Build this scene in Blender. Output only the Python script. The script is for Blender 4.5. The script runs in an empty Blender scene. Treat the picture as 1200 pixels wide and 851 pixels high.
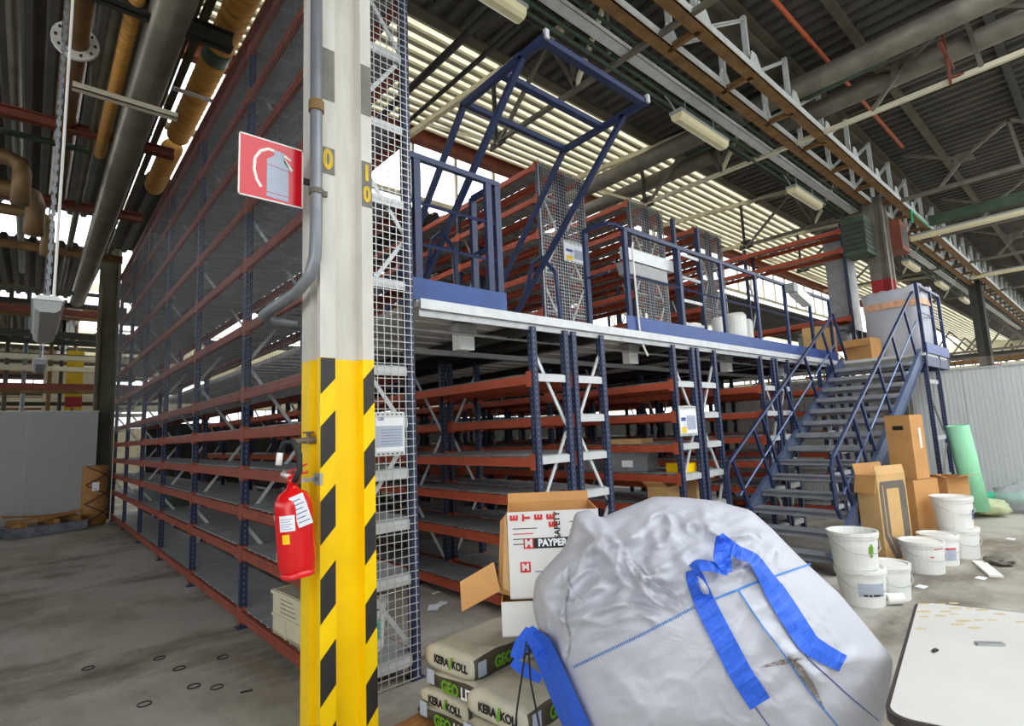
import bpy, math, random
from mathutils import Vector, Matrix, noise
random.seed(7)
PI = math.pi
SC = bpy.context.scene
COL = SC.collection

# ------------------------------------------------------------------ camera
YAW, PITCH, ROLL, FPX = .728194, .125425, -.043724, 635.0
CAM = Vector((0, 0, 1.6))
fw = Vector((math.sin(YAW)*math.cos(PITCH), math.cos(YAW)*math.cos(PITCH), math.sin(PITCH)))
rt0 = Vector((math.cos(YAW), -math.sin(YAW), 0))
up0 = rt0.cross(fw)
rt = rt0*math.cos(ROLL)+up0*math.sin(ROLL)
up = up0*math.cos(ROLL)-rt0*math.sin(ROLL)
cd = bpy.data.cameras.new('camera')
cam = bpy.data.objects.new('camera', cd); COL.objects.link(cam)
cam.matrix_world = Matrix((( rt.x, up.x, -fw.x, CAM.x), (rt.y, up.y, -fw.y, CAM.y), (rt.z, up.z, -fw.z, CAM.z), (0, 0, 0, 1)))
cd.sensor_width = 36; cd.sensor_fit = 'HORIZONTAL'; cd.lens = 36*FPX/1200
cd.clip_start = .05; cd.clip_end = 300
SC.camera = cam

# ------------------------------------------------------------------ light
wd = bpy.data.worlds.new('world'); SC.world = wd; wd.use_nodes = True
bg = wd.node_tree.nodes['Background']
bg.inputs[0].default_value = (.93, .97, 1.0, 1); bg.inputs[1].default_value = 2.0
SC.view_settings.view_transform = 'Standard'; SC.view_settings.look = 'None'
SC.view_settings.gamma = 1; SC.view_settings.use_curve_mapping = False
SC.view_settings.exposure = 1.0

def P(px, py, x=None, y=None, z=None):
    """photo pixel -> point on the plane x=, y= or z= (a wall, rack face or floor)"""
    d = fw+rt*((px-600)/FPX)+up*((425.5-py)/FPX)
    if x is not None: t = (x-CAM.x)/d.x
    elif y is not None: t = (y-CAM.y)/d.y
    else: t = (z-CAM.z)/d.z
    return CAM+d*t

# ------------------------------------------------------------------ materials
MATS = {}
def srgb(c):
    return tuple((v/255/12.92 if v/255 <= .04045 else ((v/255+.055)/1.055)**2.4) for v in c)
def mat(name, c, rough=.6, metal=0, var=.15, scale=6, bump=0, bscale=40, c2=None, thr=(.35, .65), alpha=None, transl=0, spec=.5, stretch=None):
    if name in MATS: return MATS[name]
    m = bpy.data.materials.new(name); m.use_nodes = True; MATS[name] = m
    nt = m.node_tree; N = nt.nodes; L = nt.links
    b = N['Principled BSDF']; b.inputs['Roughness'].default_value = rough; b.inputs['Metallic'].default_value = metal
    b.inputs['Specular IOR Level'].default_value = spec
    c = srgb(c)
    lo = tuple(v*(1-var) for v in c) if c2 is None else srgb(c2)
    hi = tuple(min(1, v*(1+var)) for v in c) if c2 is None else c
    tc = N.new('ShaderNodeTexCoord'); vec = tc.outputs['Object']
    if stretch:
        mp = N.new('ShaderNodeMapping'); mp.inputs['Scale'].default_value = stretch; L.new(vec, mp.inputs[0]); vec = mp.outputs[0]
    nz = N.new('ShaderNodeTexNoise'); nz.inputs['Scale'].default_value = scale; nz.inputs['Detail'].default_value = 5
    L.new(vec, nz.inputs['Vector'])
    rp = N.new('ShaderNodeValToRGB'); rp.color_ramp.elements[0].position = thr[0]; rp.color_ramp.elements[1].position = thr[1]
    rp.color_ramp.elements[0].color = (*lo, 1); rp.color_ramp.elements[1].color = (*hi, 1)
    L.new(nz.outputs['Fac'], rp.inputs[0]); L.new(rp.outputs[0], b.inputs['Base Color'])
    if bump:
        n2 = N.new('ShaderNodeTexNoise'); n2.inputs['Scale'].default_value = bscale; n2.inputs['Detail'].default_value = 4
        L.new(vec, n2.inputs['Vector'])
        bp = N.new('ShaderNodeBump'); bp.inputs['Strength'].default_value = bump; bp.inputs['Distance'].default_value = .01
        L.new(n2.outputs['Fac'], bp.inputs['Height']); L.new(bp.outputs[0], b.inputs['Normal'])
    if transl:
        tr = N.new('ShaderNodeBsdfTranslucent'); L.new(rp.outputs[0], tr.inputs[0])
        mx = N.new('ShaderNodeMixShader'); mx.inputs[0].default_value = transl
        L.new(b.outputs[0], mx.inputs[1]); L.new(tr.outputs[0], mx.inputs[2]); L.new(mx.outputs[0], N['Material Output'].inputs[0])
    if alpha is not None:
        tp = N.new('ShaderNodeBsdfTransparent'); mx = N.new('ShaderNodeMixShader'); mx.inputs[0].default_value = alpha
        L.new(tp.outputs[0], mx.inputs[1]); L.new(b.outputs[0], mx.inputs[2]); L.new(mx.outputs[0], N['Material Output'].inputs[0])
    return m

mat('concrete_floor', (178, 173, 162), .75, var=.1, scale=1.2)
mat('deck_dark', (82, 79, 73), .85, var=.2, scale=1.5)
mat('deck_light', (236, 233, 220), .7, var=.05, scale=2, transl=.62)
mat('shade_batten', (176, 170, 148), .7, var=.08, scale=3)
mat('panel_grey', (204, 207, 206), .5, var=.03, scale=1)
mat('panel_mid', (164, 166, 164), .5, var=.03, scale=1)
mat('panel_grey2', (176, 180, 182), .5, var=.04, scale=1)
mat('rack_blue', (34, 45, 74), .45, var=.15, scale=8)
mat('kick_blue', (40, 72, 138), .4, var=.08, scale=5)
mat('rail_blue', (31, 46, 84), .4, var=.12, scale=5)
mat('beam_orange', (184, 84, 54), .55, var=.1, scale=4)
mat('beam_orange_shaded', (136, 64, 46), .6, var=.15, scale=4)  # orange beam colour darkened: the left rack's dim light put into the paint
mat('galv', (172, 174, 174), .42, .55, var=.12, scale=9)
mat('galv_light', (205, 207, 207), .45, .3, var=.06, scale=9)
mat('shelf_grey', (156, 159, 160), .55, .05, var=.12, scale=5)
mat('deck_panel', (216, 216, 212), .6, .1, var=.08, scale=4)
mat('wire', (196, 196, 192), .4, .5, var=.05)
mat('wire_dark', (128, 130, 132), .45, .5, var=.05)
mat('concrete', (206, 202, 192), .85, var=.1, scale=7, bump=.25, bscale=30, stretch=(1, 1, .25))
mat('concrete_patch', (122, 119, 112), .9, var=.12, scale=9)
mat('yellow', (252, 206, 0), .4, var=.07, scale=3, spec=.4)
mat('black_paint', (45, 43, 42), .5, var=.15, scale=10)
mat('stencil_yellow', (214, 178, 20), .6, var=.1)
mat('duct_steel', (122, 116, 104), .35, .5, var=.15, scale=3)
mat('pipe_grey', (128, 132, 136), .4, .3, var=.12, scale=6)
mat('steel_old', (116, 110, 98), .6, .3, var=.2, scale=4)
mat('steel_rust', (128, 96, 56), .7, .1, var=.25, scale=5)
mat('steel_olive', (92, 88, 72), .7, .1, var=.2, scale=3)
mat('steel_white', (205, 208, 204), .55, .1, var=.08, scale=6)
mat('steel_cream', (212, 204, 178), .6, 0, var=.08, scale=5)
mat('steel_green', (62, 82, 62), .6, .1, var=.2, scale=4)
mat('rust_red', (120, 62, 44), .7, 0, var=.2, scale=5)
mat('dark_steel', (58, 56, 52), .6, .2, var=.2, scale=4)
mat('orange_pipe', (196, 96, 56), .5, 0, var=.1)
mat('lag_ochre', (196, 142, 66), .85, 0, var=.22, scale=5, bump=.3, bscale=14, stretch=(1, 5, 1))
mat('pipe_brown', (122, 96, 62), .5, .3, var=.2, scale=3)
mat('lamp_cover', (222, 212, 172), .35, 0, var=.04)
mat('lamp_grey', (150, 152, 150), .4, 0, var=.06)
mat('white_paint', (232, 230, 224), .5, var=.05)
mat('paper', (236, 238, 242), .6, var=.02)
mat('print_grey', (176, 184, 200), .6, var=.05)
mat('ink_black', (24, 24, 26), .6, var=.02)
mat('ink_red', (206, 40, 38), .6, var=.03)
mat('ink_blue', (60, 80, 140), .6, var=.03)
mat('ink_green', (104, 158, 36), .6, var=.03)
mat('ext_red', (214, 22, 26), .22, var=.04)
mat('sign_red', (206, 14, 34), .18, var=.02)
mat('rubber', (28, 28, 30), .6, var=.1)
mat('cardboard', (198, 146, 88), .8, var=.07, scale=5)
mat('cardboard_pale', (208, 168, 112), .8, var=.06, scale=5)
mat('cardboard_white', (222, 220, 216), .7, var=.03)
mat('cement_bag', (196, 190, 170), .75, var=.1, scale=5, bump=.5, bscale=22)
mat('cement_dark', (74, 66, 52), .7, var=.2, scale=6)
mat('bulk_white', (192, 193, 201), .5, var=.03, scale=3, bump=.3, bscale=24, transl=.08)
mat('strap_blue', (44, 98, 214), .6, var=.12, scale=60, stretch=(1, 1, 1))
mat('stitch_blue', (70, 130, 200), .6, var=.05)
mat('bucket_white', (232, 232, 226), .4, var=.03)
mat('teal', (70, 190, 176), .5, var=.05)
mat('foam_green', (150, 216, 172), .7, var=.05)
mat('tube_teal', (40, 190, 140), .5, var=.05)
mat('wood', (166, 118, 66), .75, var=.2, scale=5, stretch=(1, 6, 6))
mat('table_white', (222, 219, 212), .28, var=.04, scale=3)
mat('table_edge', (62, 54, 50), .5, var=.1)
mat('crate_cream', (206, 196, 168), .5, var=.05)
mat('tote_grey', (128, 132, 134), .5, var=.06)
mat('film', (205, 208, 212), .25, var=.1, scale=8, alpha=.45)
mat('glass', (225, 235, 240), .05, var=.01, alpha=.12)
mat('red_paint', (150, 28, 32), .5, var=.1)
mat('rail_mid', (96, 118, 160), .35, .4, var=.08)
mat('tread', (150, 152, 158), .5, .2, var=.1, scale=6)
mat('stringer', (84, 98, 128), .45, .2, var=.1, scale=5)

# perforated posts: small light slots down the middle of each face
def perforate(src, name):
    m = MATS[src].copy(); m.name = name; MATS[name] = m
    nt = m.node_tree; N = nt.nodes; L = nt.links
    b = N['Principled BSDF']; base = b.inputs['Base Color'].links[0].from_socket
    tc = N.new('ShaderNodeTexCoord'); sx = N.new('ShaderNodeSeparateXYZ'); L.new(tc.outputs['Object'], sx.inputs[0])
    def math_(op, a, bb=None):
        n = N.new('ShaderNodeMath'); n.operation = op
        for i, v in enumerate((a, bb)):
            if v is None: continue
            if isinstance(v, (int, float)): n.inputs[i].default_value = v
            else: L.new(v, n.inputs[i])
        return n.outputs[0]
    d = math_('MINIMUM', math_('ABSOLUTE', sx.outputs[0]), math_('ABSOLUTE', sx.outputs[1]))
    a = math_('LESS_THAN', d, .0045)
    fz = math_('FRACT', math_('MULTIPLY', sx.outputs[2], 20))
    h = math_('MULTIPLY', a, math_('LESS_THAN', math_('ABSOLUTE', math_('SUBTRACT', fz, .5)), .2))
    mx = N.new('ShaderNodeMixRGB'); L.new(h, mx.inputs[0]); L.new(base, mx.inputs[1]); mx.inputs[2].default_value = (*srgb((116, 124, 146)), 1)
    L.new(mx.outputs[0], b.inputs['Base Color'])
perforate('rack_blue', 'rack_post')

def floor_material():
    m = MATS['concrete_floor']; nt = m.node_tree; N = nt.nodes; L = nt.links; b = N['Principled BSDF']
    base = b.inputs['Base Color'].links[0].from_socket
    tc = N.new('ShaderNodeTexCoord')
    def layer(prev, scale, lo, hi, col, amt, stretch=(1, 1, 1), off=(0, 0, 0), detail=6):
        mp = N.new('ShaderNodeMapping'); mp.inputs['Scale'].default_value = stretch; mp.inputs['Location'].default_value = off
        L.new(tc.outputs['Object'], mp.inputs[0])
        n = N.new('ShaderNodeTexNoise'); n.inputs['Scale'].default_value = scale; n.inputs['Detail'].default_value = detail; n.inputs['Roughness'].default_value = .65
        L.new(mp.outputs[0], n.inputs['Vector'])
        r = N.new('ShaderNodeMapRange'); r.inputs['From Min'].default_value = lo; r.inputs['From Max'].default_value = hi; r.inputs['To Max'].default_value = amt
        L.new(n.outputs['Fac'], r.inputs['Value'])
        mx = N.new('ShaderNodeMixRGB'); L.new(r.outputs[0], mx.inputs[0]); L.new(prev, mx.inputs[1]); mx.inputs[2].default_value = (*srgb(col), 1)
        return mx.outputs[0]
    c = layer(base, .55, .46, .62, (128, 118, 98), .8, (1, .55, 1), (3, 1.3, 0))
    c = layer(c, .9, .5, .64, (82, 68, 48), .75, (.5, .9, 1), (1.7, 5, 0))
    c = layer(c, 9, .62, .74, (70, 66, 60), .55)
    c = layer(c, 2.2, .6, .75, (196, 190, 180), .5, (1, 1, 1), (9, 4, 0))
    L.new(c, b.inputs['Base Color'])
    n = N.new('ShaderNodeTexNoise'); n.inputs['Scale'].default_value = 3; L.new(tc.outputs['Object'], n.inputs['Vector'])
    r = N.new('ShaderNodeMapRange'); r.inputs['To Min'].default_value = .45; r.inputs['To Max'].default_value = .85; L.new(n.outputs['Fac'], r.inputs['Value']); L.new(r.outputs[0], b.inputs['Roughness'])
floor_material()

# ------------------------------------------------------------------ mesh helpers
class MB:
    def __init__(s): s.v = []; s.f = []; s.smooth = False
    def add(s, vs, fs):
        o = len(s.v); s.v += [Vector(p) for p in vs]; s.f += [tuple(i+o for i in f) for f in fs]; return s
    def box(s, c, d, M=None):
        x, y, z = d[0]/2, d[1]/2, d[2]/2
        vs = [Vector((sx*x, sy*y, sz*z)) for sz in (-1, 1) for sy in (-1, 1) for sx in (-1, 1)]
        if M is not None: vs = [M @ p for p in vs]
        vs = [p+Vector(c) for p in vs]
        return s.add(vs, [(0, 2, 3, 1), (4, 5, 7, 6), (0, 1, 5, 4), (2, 6, 7, 3), (0, 4, 6, 2), (1, 3, 7, 5)])
    def span(s, a, b):
        return s.box([(a[i]+b[i])/2 for i in range(3)], [abs(a[i]-b[i]) for i in range(3)])
    def bar(s, a, b, w, h=None, upv=(0, 0, 1)):
        a = Vector(a); b = Vector(b); d = b-a; l = d.length; d.normalize(); h = h or w
        u = Vector(upv)
        if abs(d.dot(u)) > .98: u = Vector((0, 1, 0)) if abs(d.y) < .9 else Vector((1, 0, 0))
        sx = d.cross(u).normalized(); u = sx.cross(d).normalized()
        vs = []
        for e in (a, b):
            for i, j in ((-1, -1), (1, -1), (1, 1), (-1, 1)): vs.append(e+sx*(i*w/2)+u*(j*h/2))
        return s.add(vs, [(0, 1, 2, 3), (4, 7, 6, 5), (0, 4, 5, 1), (1, 5, 6, 2), (2, 6, 7, 3), (3, 7, 4, 0)])
    def tube(s, pts, r, n=8, cap=True, closed=False):
        pts = [Vector(p) for p in pts]; m = len(pts); rs = r if isinstance(r, (list, tuple)) else [r]*m
        prev = None; rings = []
        for i in range(m):
            if closed: t = pts[(i+1) % m]-pts[i-1]
            else: t = pts[min(i+1, m-1)]-pts[max(i-1, 0)]
            t.normalize()
            if prev is None:
                q = Vector((0, 0, 1)) if abs(t.z) < .9 else Vector((1, 0, 0)); nrm = t.cross(q).normalized()
            else: nrm = (prev-t*prev.dot(t)).normalized()
            prev = nrm; bn = t.cross(nrm)
            rings.append([pts[i]+(nrm*math.cos(2*PI*k/n)+bn*math.sin(2*PI*k/n))*rs[i] for k in range(n)])
        vs = [p for rg in rings for p in rg]; fs = []
        for i in range(m if closed else m-1):
            j = (i+1) % m
            for k in range(n): fs.append((i*n+k, i*n+(k+1) % n, j*n+(k+1) % n, j*n+k))
        if cap and not closed: fs += [tuple(range(n))[::-1], tuple((m-1)*n+k for k in range(n))]
        return s.add(vs, fs)
    def lathe(s, prof, n=24, c=(0, 0, 0), sx=1, sy=1):
        vs = []; fs = []
        for r, z in prof:
            for k in range(n): vs.append((c[0]+r*sx*math.cos(2*PI*k/n), c[1]+r*sy*math.sin(2*PI*k/n), c[2]+z))
        for i in range(len(prof)-1):
            for k in range(n): fs.append((i*n+k, i*n+(k+1) % n, (i+1)*n+(k+1) % n, (i+1)*n+k))
        return s.add(vs, fs)
    def prism(s, poly, a0, a1, axis='y'):
        """polygon in the plane across `axis`, extruded from a0 to a1"""
        n = len(poly); vs = []
        for a in (a0, a1):
            for p in poly:
                vs.append({'x': (a, p[0], p[1]), 'y': (p[0], a, p[1]), 'z': (p[0], p[1], a)}[axis])
        fs = [tuple(range(n)), tuple(range(n, 2*n))[::-1]]
        fs += [(i, i+n, (i+1) % n+n, (i+1) % n) for i in range(n)]
        return s.add(vs, fs)
    def mesh(s, name, m, smooth=False):
        me = bpy.data.meshes.new(name); me.from_pydata([tuple(p) for p in s.v], [], s.f); me.update()
        if m: me.materials.append(MATS[m])
        if smooth or s.smooth:
            me.polygons.foreach_set('use_smooth', [True]*len(me.polygons))
        return me
    def build(s, name, m, parent=None, loc=(0, 0, 0), rot=None, smooth=False):
        return link(name, s.mesh(name, m, smooth), parent, loc, rot)

def link(name, me, parent=None, loc=(0, 0, 0), rot=None):
    o = bpy.data.objects.new(name, me); COL.objects.link(o)
    o.location = loc
    if rot is not None: o.rotation_euler = rot
    if parent is not None: o.parent = parent
    return o
def tag(o, label, cat, group=None):
    o['label'] = label; o['category'] = cat
    if group: o['group'] = group
    return o
def thing(name, label, cat, loc=(0, 0, 0), rz=0, group=None):
    o = bpy.data.objects.new(name, None); COL.objects.link(o); o.location = loc; o.rotation_euler = (0, 0, rz)
    o.empty_display_size = .1
    return tag(o, label, cat, group)
def struct(o): o['kind'] = 'structure'; return o
def copy_tree(o, parent=None, kids=None):
    """copy a thing with its parts and sub-parts"""
    if kids is None:
        kids = {}
        for q in bpy.data.objects:
            if q.parent: kids.setdefault(q.parent.name, []).append(q)
    c = o.copy(); COL.objects.link(c); c.parent = parent
    for ch in kids.get(o.name, []): copy_tree(ch, c, kids)
    return c
def text(s, size, m, parent, loc, M, name='lettering', ext=.0006, sx=1, bold=0):
    """flat print; M = 3x3 with columns (right, up, out)"""
    cu = bpy.data.curves.new(name, 'FONT'); cu.body = s; cu.size = size; cu.extrude = ext; cu.align_x = 'CENTER'; cu.align_y = 'CENTER'; cu.offset = bold
    cu.resolution_u = 3
    tmp = bpy.data.objects.new(name, cu); COL.objects.link(tmp)
    dg = bpy.context.evaluated_depsgraph_get(); me = bpy.data.meshes.new_from_object(tmp.evaluated_get(dg))
    bpy.data.objects.remove(tmp); bpy.data.curves.remove(cu)
    me.materials.clear(); me.materials.append(MATS[m])
    o = link(name, me, parent)
    o.matrix_local = Matrix.Translation(Vector(loc)) @ (M @ Matrix.Diagonal((sx, 1, 1))).to_4x4()
    return o
def frame3(right, upv):
    r = Vector(right).normalized(); u = Vector(upv); u = (u-r*u.dot(r)).normalized(); o = r.cross(u)
    return Matrix(((r.x, u.x, o.x), (r.y, u.y, o.y), (r.z, u.z, o.z)))


# ================================================================== setting
fl = MB(); fl.span((-14, -12, -.2), (60, 60, 0)); struct(fl.build('floor', 'concrete_floor'))

def corrugated(axis, u0, u1, pitch, h, v0, v1, z0, z1, thick=.01, flat=.35):
    """ribs run along the v direction; axis = direction across the ribs; z0/z1 at the two ends of v when axis x, of u when axis y"""
    prof = []; u = u0
    while u < u1-1e-6:
        for a, hh in ((0, 0), (flat, 0), (.5, h), (.5+flat, h)):
            prof.append((min(u+a*pitch, u1), hh))
        u += pitch
    prof.append((u1, 0))
    m = MB(); n = len(prof)
    for dz in (0, thick):
        for k, v in enumerate((v0, v1)):
            for (u, hh) in prof:
                if axis == 'x': m.v.append(Vector((u, v, (z0 if k == 0 else z1)+hh+dz)))
                else: m.v.append(Vector((v, u, z0+(z1-z0)*(u-u0)/(u1-u0)+hh+dz)))
    for i in range(n-1):
        m.f.append((i, i+1, n+i+1, n+i)); m.f.append((2*n+i, 3*n+i, 3*n+i+1, 2*n+i+1))
    return m

ROOF = 7.0
ce = bpy.data.objects.new('ceiling', None); COL.objects.link(ce); struct(ce)
def deck(m, name='roof_deck'):
    return m.build(name[0] if isinstance(name, tuple) else name, name[1] if isinstance(name, tuple) else 'deck_dark', ce)
deck(corrugated('x', 1.2, 60, .24, .07, -.15, 5.4, ROOF, ROOF))
deck(corrugated('x', -14, 1.2, .24, .07, -3.5, 15.6, ROOF, ROOF))
deck(corrugated('x', 1.2, 1.66, .24, .07, 10.8, 15.6, 6.3, 6.3))
for k in range(5):          # saw-tooth bays going back: pale sloped soffit, then a low dark deck
    y0 = 5.4+k*8.4
    deck(corrugated('y', y0, y0+3.0, .27, .04, 1.2, 60, ROOF+.05, ROOF+.5), ('skylight_sheet', 'deck_light'))
    rb_ = MB(); rb_.span((1.2, -.04, -.05), (60, .04, 0)); rbm = rb_.mesh('shade_batten', 'shade_batten')  # battens added under the sheet to imitate the shaded valleys of its corrugation
    for j in range(12 if k == 0 else 0): link('shade_batten', rbm, ce, (0, y0+.12+j*.255, ROOF+.045+.15*(.12+j*.255)))
    deck(corrugated('x', 1.65, 60, .24, .07, y0+3.3, y0+8.4, 5.95, 6.6))
    if k > 0: deck(corrugated('x', -14, 1.2, .24, .07, y0+1.85, y0+9.9, 6.3, 6.8))

# clerestory glazing under each pale slope: frame with mullions and single panes
def clerestory(n, y, x0, x1, z0, z1, step, panes=True):
    w = bpy.data.objects.new('window_%d' % n, None); COL.objects.link(w); w.location = (0, y, 0); struct(w)
    f = MB(); f.span((x0, -.04, z0-.08), (x1, .04, z0)); f.span((x0, -.04, z1), (x1, .04, z1+.08))
    f.build('window_frame', 'steel_cream', w)
    mul = MB(); mul.span((-.025, -.03, z0), (.025, .03, z1)); mm = mul.mesh('mullion', 'steel_cream')
    pn = MB(); pn.span((-step/2+.025, -.004, z0), (step/2-.025, .004, z1)); pm = pn.mesh('pane', 'glass')
    x = x0; 
    while x < x1-.01:
        link('mullion', mm, w, (x, 0, 0))
        if panes: link('pane', pm, w, (x+step/2, 0, 0))
        x += step
clerestory(1, 8.42, 1.2, 31.2, 6.1, 7.4, 1.0)
clerestory(2, 16.82, 1.2, 31.2, 6.1, 7.4, 1.5)

# low partition on the left, far end of the aisle
WLY = 15.45
wl = bpy.data.objects.new('wall_left', None); COL.objects.link(wl); wl.location = (0, WLY, 0); struct(wl)
pm = MB(); pm.span((-.595, -.02, 0), (.595, .03, 2.45)); me = pm.mesh('panel', 'panel_mid')
for k in range(9): link('panel', me, wl, (.55-1.2*k, 0, 0))
m = MB(); m.span((-10.4, -.012, .01), (1.14, .025, 2.44)); m.build('joint_backing', 'panel_grey2', wl)
m = MB(); m.span((-10.4, -.03, 2.45), (1.16, .04, 2.475)); m.build('top_channel', 'galv', wl)

# ribbed partition on the right
WRX = 13.1
wr = bpy.data.objects.new('wall_right', None); COL.objects.link(wr); wr.location = (WRX, 0, 0); struct(wr)
m = MB(); y = 0; poly = []
pw = 1.0
while y < pw-.001:
    poly += [(0, y), (0, y+.045), (.008, y+.05), (.008, y+.06)]; y += .0667
poly += [(.05, pw-.004), (.05, 0)]
m.prism([(p[0], p[1]) for p in poly], 0, 2.38, 'z'); me = m.mesh('panel', 'panel_grey')
for k in range(14): link('panel', me, wr, (0, -7+k*1.0, 0))
m = MB(); m.span((-.02, -7, 2.38), (.07, 7, 2.41)); m.build('top_channel', 'panel_grey2', wr)

# ================================================================== columns
def column(label, x0, x1, y0, y1, zt, shaft, first=False):
    t = thing('concrete_column', label, 'column', ((x0+x1)/2, (y0+y1)/2, 0))
    w = x1-x0; d = y1-y0; gx0, gx1 = -w/2+w*.27, -w/2+w*.78; gd = .055
    # H section: shallow groove in the front and rear, narrow deep groove in the sides
    poly = [(-w/2, -d/2), (gx0, -d/2), (gx0+.012, -d/2+gd), (gx1-.012, -d/2+gd), (gx1, -d/2), (w/2, -d/2),
            (w/2, -d/2+.06), (w/2-.05, -d/2+.06), (w/2-.05, d/2-.1), (w/2, d/2-.1), (w/2, d/2),
            (-w/2, d/2), (-w/2, -d/2+.14), (-w/2+.06, -d/2+.13), (-w/2+.06, -d/2+.045), (-w/2, -d/2+.04)]
    return t, poly, w, d
PX0, PX1, PY0, PY1 = 1.135, 1.447, 2.8, 3.06
t, poly, w, d = column('tall grooved concrete column with yellow and black hazard-striped base beside the racks', PX0, PX1, PY0, PY1, 7, 'concrete')
ZY = P(400, 420, y=PY0).z
m = MB(); m.prism(poly, ZY, 6.9, 'z'); m.build('shaft', 'concrete', t)
m = MB(); m.prism(poly, 0, ZY, 'z'); m.build('painted_base', 'yellow', t)
# black diagonal bands on the two flange faces
xl0, xl1 = -w/2+.002, -w/2+w*.27-.002; xr0, xr1 = -w/2+w*.78+.002, w/2-.002
def band(x0, x1, za, zb, rise):
    a0, a1 = max(za, 0.0), min(zb, ZY)
    p = [(x0, za), (x1, za+rise), (x1, zb+rise), (x0, zb)]
    p = [(q[0], min(max(q[1], 0.004), ZY-.002)) for q in p]
    if max(q[1] for q in p)-min(q[1] for q in p) < .03: return
    mm = MB(); mm.prism(p, -d/2-.003, -d/2+.001, 'y'); mm.build('hazard_stripe', 'black_paint', t)
def zat(px, py): return P(px, py, y=PY0).z
for ya, yb in ((485, 445), (585, 545),): pass
for k in range(-1, 6):
    z0 = zat(377, 500)-k*.386
    band(xl0, xl1, z0-.216, z0, .085)
for k in range(-1, 6):
    z0 = zat(428, 530)-k*.40
    band(xr0, xr1, z0-.2, z0, .075)
# darker paint patches and stencilled numbers
for (x0, x1, pa, pb, xp) in ((xl0, xl1, 58, 118, 385), (xr0, xr1, 78, 136, 430)):
    m = MB(); m.span((x0, -d/2-.002, zat(xp, pb)), (x1, -d/2+.001, zat(xp, pa))); m.build('dark_patch', 'concrete_patch', t)
m = MB(); m.span((xl0, -d/2-.002, zat(384, 204)), (xl1, -d/2+.001, zat(384, 173))); m.build('number_field', 'concrete_patch', t)
m = MB(); m.span((xr0, -d/2-.002, zat(430, 243)), (xr1, -d/2+.001, zat(430, 190))); m.build('number_field', 'concrete_patch', t)
FM = frame3((1, 0, 0), (0, 0, 1))
text('0', .16, 'stencil_yellow', t, ((xl0+xl1)/2, -d/2-.004, zat(384, 188)), FM, 'stencil_digit', bold=.006, sx=.7)
text('1', .13, 'stencil_yellow', t, ((xr0+xr1)/2, -d/2-.004, zat(430, 204)), FM, 'stencil_digit', bold=.006, sx=.8)
text('0', .13, 'stencil_yellow', t, ((xr0+xr1)/2, -d/2-.004, zat(430, 229)), FM, 'stencil_digit', bold=.006, sx=.7)

for lab, cx in (('concrete column with a dark red band behind the big white sack on the landing', 12.72), ('far dark concrete column rising behind the ribbed wall on the right', 23.9)):
    t, poly, w, d = column(lab, cx-.19, cx+.19, 2.76, 3.1, 6, 'concrete_patch')
    zb = 4.28 if cx < 20 else 2.0
    m = MB(); m.prism(poly, zb if cx < 20 else 3.4, 6.0, 'z'); m.build('shaft', 'steel_old' if cx < 20 else 'dark_steel', t)
    m = MB(); m.prism(poly, 0, 3.3 if cx < 20 else 3.4, 'z'); m.build('shaft', 'steel_old', t)
    if cx < 20:
        m = MB(); m.prism(poly, 3.3, zb, 'z'); m.build('red_band', 'red_paint', t)
# dark column at the far end of the caged rack, on the left
t = thing('steel_column', 'dark steel column behind the low grey partition at the far left', 'column', (1.28, 16.0, 0))
m = MB(); m.span((-.2, -.15, 0), (-.14, .15, 7)); m.span((.14, -.15, 0), (.2, .15, 7)); m.span((-.14, -.02, 0), (.14, .02, 7)); m.build('shaft', 'steel_olive', t)

# ================================================================== racks
RF = 3.36               # front line of the racks (Y), also the mezzanine edge
BAY = 2.0
LOW = [.12, .64, 1.0, 1.34, 1.69, 2.05]
HIGH = [2.67, 3.28, 3.86, 4.45, 5.0, 5.5]
post_cache = {}
def post_mesh(h):
    if h not in post_cache:
        m = MB(); m.span((-.03, -.028, 0), (.03, -.024, h)); m.span((-.03, -.028, 0), (-.026, .03, h)); m.span((.026, -.028, 0), (.03, .03, h))
        m.span((-.05, -.05, 0), (.05, .05, .008)); post_cache[h] = m.mesh('upright', 'rack_post')
    return post_cache[h]
beam_cache = {}
def beam_mesh(l, m_='beam_orange'):
    if (l, m_) not in beam_cache:
        m = MB(); m.span((-.02, .035, -.05), (.02, l-.035, .03)); m.span((-.024, .035, -.012), (-.02, l-.035, .004)); m.span((.02, .035, -.012), (.024, l-.035, .004))
        for y in (.03, l-.03): m.span((-.026, y-.03, -.075), (.026, y+.03, .06))
        beam_cache[(l, m_)] = m.mesh('beam', m_)
    return beam_cache[(l, m_)]
def shelf_mesh(dep, l):
    k = ('s', dep, l)
    if k not in beam_cache:
        m = MB(); a = dep/2-.03; b = l/2-.006
        m.span((-a, -b, -.004), (a, b, 0)); m.span((-a, -b, -.035), (a, -b+.003, -.004)); m.span((-a, b-.003, -.035), (a, b, -.004))
        for q in (-.33, .33): m.span((-a, q*b-.012, -.02), (a, q*b+.012, -.004))
        beam_cache[k] = m.mesh('shelf_panel', 'shelf_grey')
    return beam_cache[k]
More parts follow.
